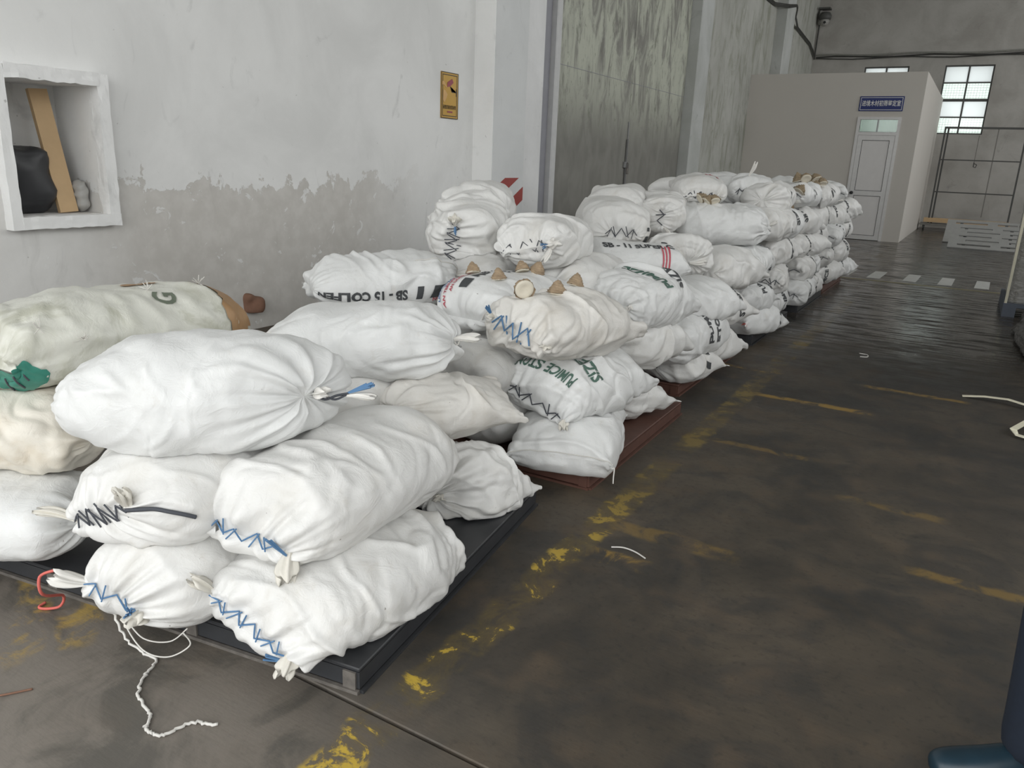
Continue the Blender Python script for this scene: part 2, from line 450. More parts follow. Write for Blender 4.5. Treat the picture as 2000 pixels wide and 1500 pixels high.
# cement frame around the niche: four slightly uneven members
fr = empty('niche_frame', (NX, 2.75, .888), 'thick white cement frame around the wall niche', 'niche frame')
rng = random.Random(3)
def rough_bar(name, x0, x1, y0, y1, z0, z1, mat, parent, seed, amp=.008, n=14, axis='z'):
    """a cast member with a crumbly surface"""
    bm = bmesh.new(); r = bmesh.ops.create_cube(bm, size=1)
    long = {'y': (y1-y0), 'z': (z1-z0)}[axis]
    es = [e for e in bm.edges if abs((e.verts[0].co-e.verts[1].co)['xyz'.index(axis)]) > .5]
    bmesh.ops.subdivide_edges(bm, edges=es, cuts=n, use_grid_fill=True)
    es = [e for e in bm.edges if abs((e.verts[0].co-e.verts[1].co)['xyz'.index(axis)]) < .01]
    bmesh.ops.subdivide_edges(bm, edges=es, cuts=2, use_grid_fill=True)
    co = np.array([v.co[:] for v in bm.verts])
    co = np.array([(x0+x1)/2, (y0+y1)/2, (z0+z1)/2]) + co*np.array([x1-x0, y1-y0, z1-z0])
    d = np.stack([vn(co*30+seed+k*17.3) for k in range(3)], 1)*amp
    d[:, 0] *= (co[:, 0] > (x0+x1)/2)
    for v, c in zip(bm.verts, co+d): v.co = c
    bmesh.ops.recalc_face_normals(bm, faces=bm.faces)
    me = bpy.data.meshes.new(name); bm.to_mesh(me); bm.free()
    return link(name, me, mat, parent)
rough_bar('frame_jamb', XL-.02, NX, 2.415, NY0, .888, 1.80, M['niche'], fr, 1.5, .003)
rough_bar('frame_jamb', XL-.02, NX, NY1, 3.085, .945, 1.80, M['niche'], fr, 5.5, .005)
rough_bar('frame_head', XL-.02, NX+.004, NY0, NY1+.01, NZ1, 1.806, M['niche'], fr, 9.5, .006, 14, 'y')
rough_bar('frame_sill', XL-.02, NX+.002, NY0, 3.085, .888, NZ0, M['niche'], fr, 14.5, .004, 14, 'y')
# things in the niche
MB().bar((-4.98, 2.865, NZ0+.004), (-5.10, 2.825, NZ1-.03), .115, .03, (1, 0, 0)).build('timber_plank', M['wood'])
tag(bpy.data.objects['timber_plank'], 'raw pine plank leaning upright inside the wall niche', 'plank')
def blob(name, mat, c, r, seed, amp=.02, sq=2.0, parent=None, freq=9, fold=0):
    U, V = 40, 24
    th = np.linspace(0, 2*PI, U, endpoint=False); ph = np.linspace(.04, PI-.04, V)
    T, P = np.meshgrid(th, ph)
    def se(v, e): return np.sign(v)*np.abs(v)**(2/e)
    d = np.stack([se(np.sin(P), sq)*se(np.cos(T), sq), se(np.sin(P), sq)*se(np.sin(T), sq), se(np.cos(P), sq)], -1)
    co = np.array(c)+d*np.array(r)
    co += d*(vn(co*freq+seed)*amp)[..., None]
    if fold: co += d*((1-np.abs(vn(co*np.array([6, 6, 26])+seed)))**3*fold)[..., None]
    co[..., 2] = np.maximum(co[..., 2], c[2]-r[2]*.96)
    faces = [(i*U+j, i*U+(j+1) % U, (i+1)*U+(j+1) % U, (i+1)*U+j) for i in range(V-1) for j in range(U)]
    faces += [tuple(range(U))[::-1], tuple((V-1)*U+j for j in range(U))]
    me = bpy.data.meshes.new(name); me.from_pydata(co.reshape(-1, 3).tolist(), [], [f[::-1] for f in faces])
    for p in me.polygons: p.use_smooth = True
    o = link(name, me, mat, parent)
    if parent is None: center_origin(o)
    return o
o = blob('plastic_bundle', M['black_plastic'], (-5.09, 2.655, 1.155), (.13, .155, .20), 2.2, .025, 4.0, fold=.012)
tag(o, 'black plastic sheeting bundle stuffed in the wall niche', 'bundle')
o = blob('plastic_roll', M['grey_plastic'], (-5.00, 2.965, 1.06), (.06, .042, .105), 7.7, .025, 2.4, fold=.02)
tag(o, 'small crumpled grey plastic roll beside the plank in niche', 'bundle')
# brick showing through the plaster low on the wall
o = blob('brick_lump', M['brick'], (-4.83, 4.16, .215), (.05, .075, .075), 4.1, .03, 3); tag(o, 'broken brown brick lump at foot of the peeling wall', 'brick')

# pilasters, gate jambs
def pil(name, y0, y1, x1, mat, parent=None, z1=ZC):
    return struct(MB().box(XL-.05, x1, y0, y1, 0, z1, .012), name, mat)
p1 = pil('trim_1', 7.31, 8.0, -4.60, M['pilaster_shaded'])
MB().box(XL, -4.603, 7.298, 7.31, 0, ZC).build('lit_facing', M['lit_plaster'], p1)  # thin sheet that paints the entrance light on this side
pil('trim_2', 8.0, 8.62, -4.73, M['pilaster'])
pil('trim_3', 8.95, 9.08, -4.755, M['jamb'])
pil('trim_4', 13.86, 14.50, -4.60, M['pilaster_far'])
pil('trim_5', 20.0, 20.8, -4.60, M['pilaster_far'])
pil('trim_6', 8.60, 8.95, -4.83, M['seam_and_gap_shade'])  # strip coloured dark to stand for the shadowed gap beside the jamb
# red and white hazard stripes on the first pilaster (aisle face)
for k in range(-1, 4):
    z0 = .30+.30*k
    me = bpy.data.meshes.new('hazard_stripe')
    def cl(y, z): return (-4.5975, min(max(y, 7.31), 7.99), min(max(z, .02), 1.19))
    poly = [(7.31, z0), (7.99, z0+.34), (7.99, z0+.49), (7.31, z0+.15)]
    bm = bmesh.new(); vs = [bm.verts.new((-4.599, y, z)) for y, z in poly]; f = bm.faces.new(vs)
    r = bmesh.ops.extrude_face_region(bm, geom=[f]); bmesh.ops.translate(bm, vec=(.003, 0, 0), verts=[v for v in r['geom'] if isinstance(v, bmesh.types.BMVert)])
    for zc, no in ((1.19, (0, 0, 1)), (.01, (0, 0, -1))):
        bmesh.ops.bisect_plane(bm, geom=bm.verts[:]+bm.edges[:]+bm.faces[:], plane_co=(0, 0, zc), plane_no=no, clear_outer=True)
    bmesh.ops.recalc_face_normals(bm, faces=bm.faces)
    bm.to_mesh(me); bm.free(); link('hazard_stripe', me, M['hazard_red'], p1)
# the tall gate: two leaves, meeting bars, bolt and padlock
gt = empty('steel_gate', (-4.80, 11.4, 0), kind='structure'); gt.name = 'door_1'
for a, b in ((9.085, 11.462), (11.474, 13.85)):
    lf = MB().box(-4.86, -4.79, a, b, .02, 7.0).build('gate_leaf', M['gate'], gt)
    MB().box(-4.79, -4.786, a+.015, b-.015, 2.55, 2.556).build('sheet_seam', M['seam_and_gap_shade'], lf)
MB().box(-4.79, -4.775, 11.44, 11.475, .02, 2.0).build('meeting_bar', M['steel'], gt)
MB().bar((-4.765, 11.43, .9), (-4.765, 11.43, 1.75), .022, .022).build('bolt_rod', M['steel'], gt)
MB().box(-4.79, -4.755, 11.36, 11.50, 1.33, 1.42, .004).build('hasp', M['steel'], gt)
MB().box(-4.755, -4.735, 11.41, 11.48, 1.24, 1.33, .006).tube([(-4.745, 11.42, 1.33), (-4.745, 11.425, 1.39), (-4.745, 11.445, 1.41), (-4.745, 11.465, 1.39), (-4.745, 11.47, 1.33)], .006).build('padlock', M['steel_scuffed'], gt)
# tube added to stand for a dark mould stain beside the far pilaster
MB().tube([(-4.79, 14.58, .1), (-4.79, 14.58, 3.35)], .05, 10).build('stain_strip', M['cable'])
tag(bpy.data.objects['stain_strip'], 'dark narrow strip standing for a mould stain past the gate', 'pipe')

# back wall with two window openings
W = [(-1.425, -.275, 2.485, 4.225), (-3.42, -2.29, 2.485, 4.225)]
mb = MB(); mb.box(XL-.1, XR, YB, YB+.25, 0, W[0][2]); mb.box(XL-.1, XR, YB, YB+.25, W[0][3], ZC)
xc = XL-.1
for w in sorted(W): mb.box(xc, w[0], YB, YB+.25, W[0][2], W[0][3]); xc = w[1]
mb.box(xc, XR, YB, YB+.25, W[0][2], W[0][3])
struct(mb, 'wall_back', M['wall_back'])
for n, (x0, x1, z0, z1) in enumerate(W):
    wo = empty('window_%d' % (n+1), ((x0+x1)/2, YB+.06, z0), kind='structure')
    mb = MB(); t = .035
    mb.box(x0, x0+t, YB+.03, YB+.09, z0, z1).box(x1-t, x1, YB+.03, YB+.09, z0, z1).box(x0+t, x1-t, YB+.03, YB+.09, z0, z0+t).box(x0+t, x1-t, YB+.03, YB+.09, z1-t, z1)
    mb.box((x0+x1)/2-.02, (x0+x1)/2+.02, YB+.032, YB+.088, z0+t, z1-t)
    H = (z1-z0)/4
    for k in (1, 2, 3): mb.box(x0+t, x1-t, YB+.036, YB+.084, z0+H*k-(.035 if k == 2 else .017), z0+H*k+(.035 if k == 2 else .017))
    mb.build('window_frame', M['bar_dark'], wo)
    for k in range(4):
        for j in range(2):
            a = x0+t+j*(x1-x0-2*t)/2
            MB().box(a, a+(x1-x0-2*t)/2, YB+.058, YB+.063, z0+H*k, z0+H*(k+1)).build('window_pane', M['pane_frosted'] if k in (1, 3) else M['pane_clear'], wo)
            if k in (0, 2):
                g = MB()
                for q in range(1, 8): xx = a+(x1-x0-2*t)/2*q/8; g.box(xx-.0025, xx+.0025, YB+.10, YB+.105, z0+H*k, z0+H*(k+1))
                for q in range(1, 7): zz = z0+H*k+H*q/7; g.box(a, a+(x1-x0-2*t)/2, YB+.10, YB+.105, zz-.0025, zz+.0025)
                g.build('wire_mesh', M['bar_dark'], wo)

# booth in the far corner
BX, BY, BZ = -1.34, 18.4, 3.39
D0, D1, DT, DL = -2.52, -1.68, 2.52, 2.16
mb = MB(); mb.box(XL, D0, BY, BY+.10, 0, BZ); mb.box(D1, BX, BY, BY+.10, 0, BZ); mb.box(D0, D1, BY, BY+.10, DT, BZ)
mb.box(BX-.10, BX, BY+.10, YB, 0, BZ); mb.box(XL, BX-.10, BY+.10, YB, BZ-.08, BZ)
struct(mb, 'wall_booth', M['booth'])
dr = empty('door_2', ((D0+D1)/2, BY, 0), kind='structure')
mb = MB(); mb.box(D0, D0+.06, BY-.02, BY+.08, 0, DT).box(D1-.06, D1, BY-.02, BY+.08, 0, DT).box(D0+.06, D1-.06, BY-.02, BY+.08, DT-.05, DT).box(D0+.06, D1-.06, BY-.02, BY+.08, DL, DL+.06)
mb.build('door_frame', M['alu'], dr)
MB().box(D0+.06, D1-.06, BY+.03, BY+.036, DL+.06, DT-.05).build('transom_pane', M['pane_clear'], dr)
lf = MB().box(D0+.06, D1-.06, BY, BY+.04, .01, DL).build('door_leaf', M['door_board'], dr)
a, b = D0+.065, D1-.065
mb = MB(); mb.box(a, a+.09, BY-.012, BY, .01, DL-.005).box(b-.09, b, BY-.012, BY, .01, DL-.005).box(a+.09, b-.09, BY-.012, BY, .01, .10).box(a+.09, b-.09, BY-.012, BY, DL-.10, DL-.005).box(a+.09, b-.09, BY-.012, BY, .93, 1.03)
mb.build('door_rail', M['alu'], lf)
g = MB()
for z0, z1 in ((.10, .93), (1.03, DL-.10)):
    g.box(a+.09, a+.098, BY-.006, BY, z0, z1).box(b-.098, b-.09, BY-.006, BY, z0, z1).box(a+.098, b-.098, BY-.006, BY, z0, z0+.009).box(a+.098, b-.098, BY-.006, BY, z1-.009, z1)
g.build('panel_gasket', M['black'], lf)
MB().lathe([(.03, 0), (.03, .015), (.014, .02), (.014, .05), (.032, .055), (.034, .08), (.02, .095)], (a+.045, BY-.012, .98), 14, (0, -1, 0)).build('door_knob', M['black'], lf)

def text_mesh(body, size, extrude=0., align='CENTER', bold=0.):
    c = bpy.data.curves.new('lettering', 'FONT'); c.body = body; c.size = size; c.extrude = extrude
    c.align_x = align; c.align_y = 'CENTER'; c.resolution_u = 3; c.offset = bold
    o = bpy.data.objects.new('lettering', c); COL.objects.link(o)
    bpy.context.view_layer.update()
    me = bpy.data.meshes.new_from_object(o.evaluated_get(bpy.context.evaluated_depsgraph_get()))
    bpy.data.objects.remove(o); return me
# blue sign over the booth door
sx0, sx1, sz0, sz1 = -2.53, -1.69, 2.635, 2.925
sg = empty('room_sign', ((sx0+sx1)/2, BY-.005, sz0), 'blue enamel room sign with white Chinese lettering above booth door', 'sign')
MB().box(sx0, sx1, BY-.02, BY, sz0, sz1, .003).build('sign_plate', M['blue_enamel'], sg)
mb = MB(); q = .022; w_ = .009
mb.box(sx0+q, sx1-q, BY-.022, BY-.0195, sz1-q-w_, sz1-q).box(sx0+q, sx1-q, BY-.022, BY-.0195, sz0+q, sz0+q+w_)
mb.box(sx0+q, sx0+q+w_, BY-.022, BY-.0195, sz0+q+w_, sz1-q-w_).box(sx1-q-w_, sx1-q, BY-.022, BY-.0195, sz0+q+w_, sz1-q-w_)
mb.build('sign_border', M['white_paint'], sg)
me = text_mesh('进境木材初筛鉴定室', .098, .001, bold=.0012)
co = np.empty(len(me.vertices)*3); me.vertices.foreach_get('co', co); co = co.reshape(-1, 3)
wd = co[:, 0].max()-co[:, 0].min() if len(co) else 1
sc = .74/wd
me.transform(Matrix.Translation(((sx0+sx1)/2, BY-.0215, (sz0+sz1)/2)) @ Matrix.Rotation(PI/2, 4, 'X') @ Matrix.Diagonal((sc, sc*1.45, 1, 1)))
link('lettering', me, M['white_paint'], sg)

# yellow notice on the near wall (y 6.69..6.99, z 1.77..2.21)
yn = empty('yellow_notice', (XL, 6.84, 1.77), 'small yellow framed warning notice hung on the whitewashed wall', 'sign')
ya, yb, za, zb = 6.692, 6.992, 1.768, 2.212
MB().box(XL, XL+.010, ya, yb, za, zb, .003).build('notice_plate', M['yellow'], yn)
def yframe(i, w, name, mat):
    mb = MB(); X0, X1 = XL+.010, XL+.0115
    mb.box(X0, X1, ya+i, yb-i, za+i, za+i+w).box(X0, X1, ya+i, yb-i, zb-i-w, zb-i).box(X0, X1, ya+i, ya+i+w, za+i+w, zb-i-w).box(X0, X1, yb-i-w, yb-i, za+i+w, zb-i-w)
    mb.build(name, mat, yn)
yframe(0, .008, 'notice_edge', M['sign_black']); yframe(.022, .008, 'notice_border', M['sign_black'])
def ypoly(name, mat, pts, x=XL+.0118, th=.001):
    """pts in notice fractions (u to the far side, v up)"""
    bm = bmesh.new(); vs = [bm.verts.new((x, ya+u*(yb-ya), za+v*(zb-za))) for u, v in pts]; f = bm.faces.new(vs)
    r = bmesh.ops.extrude_face_region(bm, geom=[f]); bmesh.ops.translate(bm, vec=(th, 0, 0), verts=[v for v in r['geom'] if isinstance(v, bmesh.types.BMVert)])
    bmesh.ops.recalc_face_normals(bm, faces=bm.faces)
    me = bpy.data.meshes.new(name); bm.to_mesh(me); bm.free(); return link(name, me, mat, yn)
ypoly('red_shape', M['sign_red'], [(.34, .68), (.34, .78), (.62, .87), (.70, .79), (.50, .70)])
ypoly('hand_shape', M['sign_pale'], [(.06, .79), (.14, .80), (.33, .68), (.30, .66), (.16, .72), (.06, .72)])
ypoly('figure_outline', M['sign_black'], [(.50, .70), (.54, .70), (.60, .575), (.86, .575), (.86, .50), (.90, .50), (.90, .66), (.86, .66), (.86, .60), (.58, .60)])
ypoly('figure_shape', M['sign_pale'], [(.10, .40), (.12, .62), (.24, .60), (.36, .52), (.30, .44), (.18, .34)])
for k in range(8):
    u = .12+.095*k
    g = MB(); X0, X1 = XL+.0115, XL+.0125
    def Y(v): return ya+v*(yb-ya)
    def Z(v): return za+v*(zb-za)
    g.box(X0, X1, Y(u), Y(u+.02), Z(.205), Z(.29)).box(X0, X1, Y(u+.045), Y(u+.065), Z(.205), Z(.29)).box(X0, X1, Y(u), Y(u+.065), Z(.24 + .015*(k % 3)), Z(.255+.015*(k % 3)))
    if k % 2: g.box(X0, X1, Y(u), Y(u+.065), Z(.28), Z(.29))
    g.build('lettering', M['sign_black'], yn)
ypoly('small_lettering', M['sign_red'], [(.36, .13), (.36, .165), (.66, .165), (.66, .13)])

# conduit bundle and cables, camera
cb = empty('cable_run', (XL+.1, YB-.05, 4.4), 'dark bundle of pipes and cables along the back wall', 'cable')
for k, (dz, r) in enumerate(((0, .018), (.05, .022), (-.045, .014))):
    pts = [(XL+.1+i*.5, YB-.03-.012*k, 4.50+dz+.02*math.sin(i*1.3+k)-.01*i*.2) for i in range(0, 24)]
    MB().tube(pts, r, 6).build('cable', M['pipe'] if k == 1 else M['cable'], cb)
cb2 = empty('cable_run', (XL+.05, 21, 4.9), 'black cables sloping along left wall down to the corner', 'cable')
for k in range(3):
    d = .03*k
    MB().tube([(XL+.03, 18.5, 4.99+d), (XL+.03, 19.6, 4.99+d), (-4.58, 20.0, 5.0+d), (-4.58, 20.75, 5.15+d*.6), (-4.58, 20.84, 5.08+d), (-4.6, 20.86, 4.9+d)], .014, 6).build('cable', M['cable'], cb2)
    MB().tube([(-4.60, 20.86, 4.9+d), (XL+.04, 22.2, 4.86+d), (XL+.04, 24.0, 4.72+d), (XL+.06, YB-.05, 4.5+d)], .014, 6).build('cable', M['cable'], cb2)
cc = empty('security_camera', (-4.62, YB-.35, 5.3), 'grey dome security camera on a bracket high in back corner', 'security camera')
MB().box(-4.80, -4.74, YB-.14, YB, 5.35, 5.75, .01).box(-4.78, -4.60, YB-.20, YB-.14, 5.60, 5.68).build('bracket', M['cctv'], cc)
MB().box(-4.80, -4.50, YB-.36, YB-.06, 5.72, 5.76).build('rain_hood', M['bar_dark'], cc)
MB().lathe([(.03, .14), (.12, .12), (.16, .05), (.165, 0), (.15, -.06)], (-4.62, YB-.22, 5.52), 20).build('housing', M['bar_dark'], cc, True)
MB().lathe([(.12, 0), (.12, -.06), (.09, -.13), (.04, -.165)], (-4.62, YB-.22, 5.46), 20).build('dome', M['cctv'], cc, True)
MB().lathe([(.035, 0), (.035, .03)], (-4.60, YB-.31, 5.38), 12, (0, -1, -.2)).build('lens', M['black'], cc)
MB().tube([(-4.78, YB-.05, 5.40), (-4.79, YB-.04, 4.9), (-4.79, YB-.05, 4.45)], .02, 6).build('cable', M['cable'], cc)

# rolling frame against the back wall
RY = 23.75
rk = empty('steel_rack', (-.25, RY, 0), 'tall dark open steel rack with a timber bottom board', 'rack')
for x in (-1.10, -1.03, .70): MB().bar((x, RY+.05*(x == -1.03)*2, .12), (x, RY+.05*(x == -1.03)*2, 2.60), .04, .04).build('rack_post', M['rack'], rk)
MB().bar((-1.12, RY, 2.60), (.75, RY, 2.60), .045, .05).build('top_rail', M['rack'], rk)
for z in (1.805, .99): MB().bar((-1.10, RY, z), (.70, RY, z), .03, .03).build('cross_rail', M['rack'], rk)
MB().bar((.09, RY+.02, .4), (.09, RY+.02, 2.60), .025, .025).build('rack_bar', M['rack_pale'], rk)
MB().bar((-.31, RY+.02, 1.74), (-.31, RY+.02, 2.42), .018, .018).build('rack_bar', M['rack_pale'], rk)
MB().tube([(-.31, RY, 1.76), (-.31, RY, 1.65), (-.26, RY, 1.63), (-.24, RY, 1.70), (-.30, RY, 1.73)], .012).build('hook', M['rack'], rk)
MB().box(-1.22, .76, RY-.06, RY+.22, .20, .31, .006).build('timber_board', M['wood'], rk)
MB().box(-1.30, .80, RY-.10, RY+.30, .12, .17, .005).build('base_frame', M['rack_pale'], rk)
for x in (-1.2, .7):
    for y in (RY-.05, RY+.25):
        MB().lathe([(.055, -.015), (.06, -.01), (.06, .01), (.055, .015)], (x, y, .06), 16, (1, 0, 0)).box(x-.02, x+.02, y-.02, y+.02, .06, .12).build('caster', M['rack'], rk)
# slotted plates on the floor
def slotted(x0, x1, y0, depth, z, tilt, label, shift):
    p = empty('slotted_plate', ((x0+x1)/2, y0, z), label, 'metal plate', 'slotted plates by the rack')
    p.rotation_euler = (tilt, 0, 0)
    mb = MB(); n = 5; d = depth/(n+.6); W_ = x1-x0; ys_ = [0]
    for k in range(n): ys_ += [d*(k+.8)-d*.2, d*(k+.8)+d*.2]
    ys_.append(depth)
    for k in range(0, len(ys_), 2): mb.box(-W_/2, W_/2, ys_[k], ys_[k+1], 0, .02)
    for k in range(1, len(ys_)-1, 2):
        o_ = shift*((k//2) % 2)
        for a, b in ((0, .12+o_), (.55+o_, .68+o_), (.94, 1.)): mb.box(-W_/2+W_*a, -W_/2+W_*b, ys_[k], ys_[k+1], 0, .02)
    def add(mb_, nm, mt):
        o = mb_.build(nm, mt); o.data.transform(Matrix.Translation(o.location)); o.location = (0, 0, 0); o.parent = p
    add(mb, 'plate_body', M['plate'])
    L_ = depth*math.sin(tilt)
    for x in (-W_*.3, W_*.3): add(MB().bar((x, depth*.92, -.004), (x, depth*.92-L_*.92*math.sin(tilt), -L_*.92*math.cos(tilt)), .06, .06, (1, 0, 0)), 'prop', M['rack'])
slotted(-.42, .95, 18.15, 1.15, 0, math.radians(20), 'nearer grey steel plate with long slots propped on floor', .10)
slotted(-.56, .90, 19.55, 1.25, 0, math.radians(20), 'farther grey steel plate with long slots below the rack', .06)

# wrapped goods along the right edge
def wrapped(name, x0, x1, y0, y1, z0, z1, mat, label, seed, amp):
    p = empty(name, ((x0+x1)/2, (y0+y1)/2, 0), label, 'wrapped pallet')
    c = ((x0+x1)/2, (y0+y1)/2, (z0+z1)/2)
    U, V = 120, 70
    th = np.linspace(0, 2*PI, U, endpoint=False); zz = np.linspace(0, 1, V)
    T, Z = np.meshgrid(th, zz)
    def se(v): return np.sign(v)*np.abs(v)**(2/12)
    co = np.stack([c[0]+(x1-x0)/2*se(np.cos(T)), c[1]+(y1-y0)/2*se(np.sin(T)), z0+(z1-z0)*Z], -1)
    nr = np.stack([np.cos(T), np.sin(T), 0*T], -1)
    d = (1-np.abs(vn(co*np.array([4, 4, 22])+seed)))**2*amp + vn(co*5+seed)*amp
    d += (Z < .10)*np.abs(vn(co*np.array([20, 20, 8])+seed*2))*amp*1.4
    co = co+nr*d[..., None]
    faces = [(i*U+j, i*U+(j+1) % U, (i+1)*U+(j+1) % U, (i+1)*U+j) for i in range(V-1) for j in range(U)]
    faces += [tuple(range(U))[::-1], tuple((V-1)*U+j for j in range(U))]
    me = bpy.data.meshes.new('film_wrap'); me.from_pydata(co.reshape(-1, 3).tolist(), [], faces)
    for f in me.polygons: f.use_smooth = True
    link('film_wrap', me, mat, p); return p
w1 = wrapped('wrapped_pallet', .445, 1.7, 9.6, 10.8, .14, 1.55, M['film'], 'tall silvery film wrapped stack on blue-grey pallet beside aisle', 3.3, .012)
for x in (.40, 1.0, 1.6): MB().box(x, x+.12, 9.55, 10.8, 0, .10).build('pallet_runner', M['blue_block'], w1)
MB().box(.40, 1.74, 9.55, 10.84, .10, .14).build('pallet_deck', M['blue_block'], w1)
MB().box(.405, .43, 9.56, 9.585, .14, 1.60).build('corner_board', M['strap'], w1)
MB().box(.44, 1.70, 9.57, 10.83, 1.18, 1.60, .01).build('carton_top', M['carton'], w1)
w2 = wrapped('wrapped_pallet', .555, 1.8, 7.3, 8.7, .02, 1.25, M['film_dark'], 'dark grey film wrapped load nearest on the right edge', 8.3, .035)

# loose cream straps on the floor
def strap(pts, label):
    n = len(pts); bm = bmesh.new(); rows = []
    for i, p in enumerate(pts):
        t = Vector(pts[min(i+1, n-1)])-Vector(pts[max(i-1, 0)]); t.z = 0; t.normalize(); s_ = Vector((-t.y, t.x, 0))*.018
        p = Vector(p); rows.append([bm.verts.new(p+s_), bm.verts.new(p-s_), bm.verts.new(p-s_+Vector((0, 0, .004))), bm.verts.new(p+s_+Vector((0, 0, .004)))])
    for a, b in zip(rows, rows[1:]):
        for k in range(4): bm.faces.new((a[k], a[(k+1) % 4], b[(k+1) % 4], b[k]))
    bm.faces.new(rows[0]); bm.faces.new(rows[-1][::-1])
    bmesh.ops.recalc_face_normals(bm, faces=bm.faces)
    me = bpy.data.meshes.new('packing_strap'); bm.to_mesh(me); bm.free()
    o = link('packing_strap', me, M['strap']); center_origin(o); tag(o, label, 'strap'); return o
strap([(.125, 5.74, .003), (.25, 5.75, .02), (.38, 5.73, .03), (.50, 5.68, .02), (.75, 5.6, .003)], 'straight cream packing strap lying on the dark aisle floor')
strap([(.75, 5.35, .003), (.60, 5.30, .03), (.46, 5.18, .05), (.39, 5.03, .03), (.41, 4.99, .012), (.55, 4.95, .003), (.8, 4.90, .003)], 'looped cream packing strap lying nearest on the floor')

# ------------------------------------------------------------------ pallets
def pallet(cx, cy, w, d, rz, mat, edge, label, h=.075):
    p = empty('steel_pallet', (cx, cy, 0), label, 'pallet', 'pallets under the sacks')
    R = Matrix.Translation((cx, cy, 0)) @ Matrix.Rotation(rz, 4, 'Z')
    def part(mb, name, m):
        o = mb.build(name, m); o.data.transform(Matrix.Translation(o.location)); o.location = (0, 0, 0)
        o.parent = p; o.data.transform(Matrix.Rotation(rz, 4, 'Z')); return o
    part(MB().box(-w/2, w/2, -d/2, d/2, h-.012, h, .003), 'deck_plate', mat)
    for y in (-d/2, d/2-.008): part(MB().box(-w/2, w/2, y, y+.008, .012, h-.012), 'side_skirt', mat)
    for x in (-w/2, w/2-.008): part(MB().box(x, x+.008, -d/2+.008, d/2-.008, .012, h-.012), 'side_skirt', mat)
    part(MB().box(-w/2, w/2, -d/2-.012, -d/2+.0, .0, .010), 'bottom_rail', edge)
    part(MB().box(w/2, w/2+.012, -d/2, d/2, .0, .010), 'bottom_rail', mat)
    for x in (-w/2+.03, -w/6, w/6, w/2-.03):
        part(MB().box(x-.02, x+.02, -d/2-.006, -d/2, .010, h-.013), 'rib', edge)
    for x in (-w/2+.05, w/2-.05):
        for y in (-d/2+.05, d/2-.05): part(MB().box(x-.03, x+.03, y-.03, y+.03, 0, h-.012), 'foot', mat)
    return p
a8 = math.radians(8)
def rp(cx, cy, lx, ly, a): return (cx+lx*math.cos(a)-ly*math.sin(a), cy+lx*math.sin(a)+ly*math.cos(a))
# first pallet: near right corner at (-1.205, 1.325)
W1, D1_ = 1.75, 1.32
_c = rp(0, 0, W1/2, -D1_/2, a8)
pallet(-1.205-_c[0], 1.325-_c[1], W1, D1_, a8, M['steel_dark'], M['steel_scuffed'], 'black steel pallet nearest the camera under the front sacks')
pallet(-2.06, 3.54, 1.56, 1.30, math.radians(1), M['steel_rust'], M['steel_rust'], 'red-brown steel pallet, second from the camera')
pallet(-2.20, 5.20, 1.54, 1.34, math.radians(.5), M['steel_rust'], M['steel_rust'], 'red-brown steel pallet, third from the camera')
pallet(-2.18, 7.0, 1.54, 1.36, 0, M['steel_dark'], M['steel_dark'], 'black steel pallet, fourth from the camera', .085)
pallet(-2.18, 8.84, 1.54, 1.36, 0, M['steel_dark'], M['steel_dark'], 'black steel pallet, fifth from the camera', .085)
pallet(-2.20, 10.42, 1.54, 1.40, 0, M['steel_rust'], M['steel_rust'], 'red-brown steel pallet farthest from the camera', .085)
# ------------------------------------------------------------------ sacks
PLACED = []      # (bbox min, bbox max, BVH, z of axis) of every sack laid so far
RES = {'hi': (144, 30, 56), 'med': (96, 20, 36), 'lo': (56, 12, 20)}
GATHER = dict(s=.02, D=.15, e=.80, ear=0, pl=.017, psi=0, off=(0, 0))
STITCH = dict(s=.62, D=.12, e=.72, ear=.0, pl=.013, psi=0, off=(0, 0))
PILLOW = dict(s=1.02, D=.17, e=.85, ear=.05, pl=.009, psi=0, off=(0, 0))
POINT = dict(s=.16, D=.25, e=1.45, ear=.0, pl=.010, psi=0, off=(.03, -.03))
SEWN = dict(s=.80, D=.25, e=1.25, ear=.10, pl=.010, psi=math.radians(-10), off=(0, -.03))
def end(kind, **kw): d = dict(kind); d.update(kw); return d

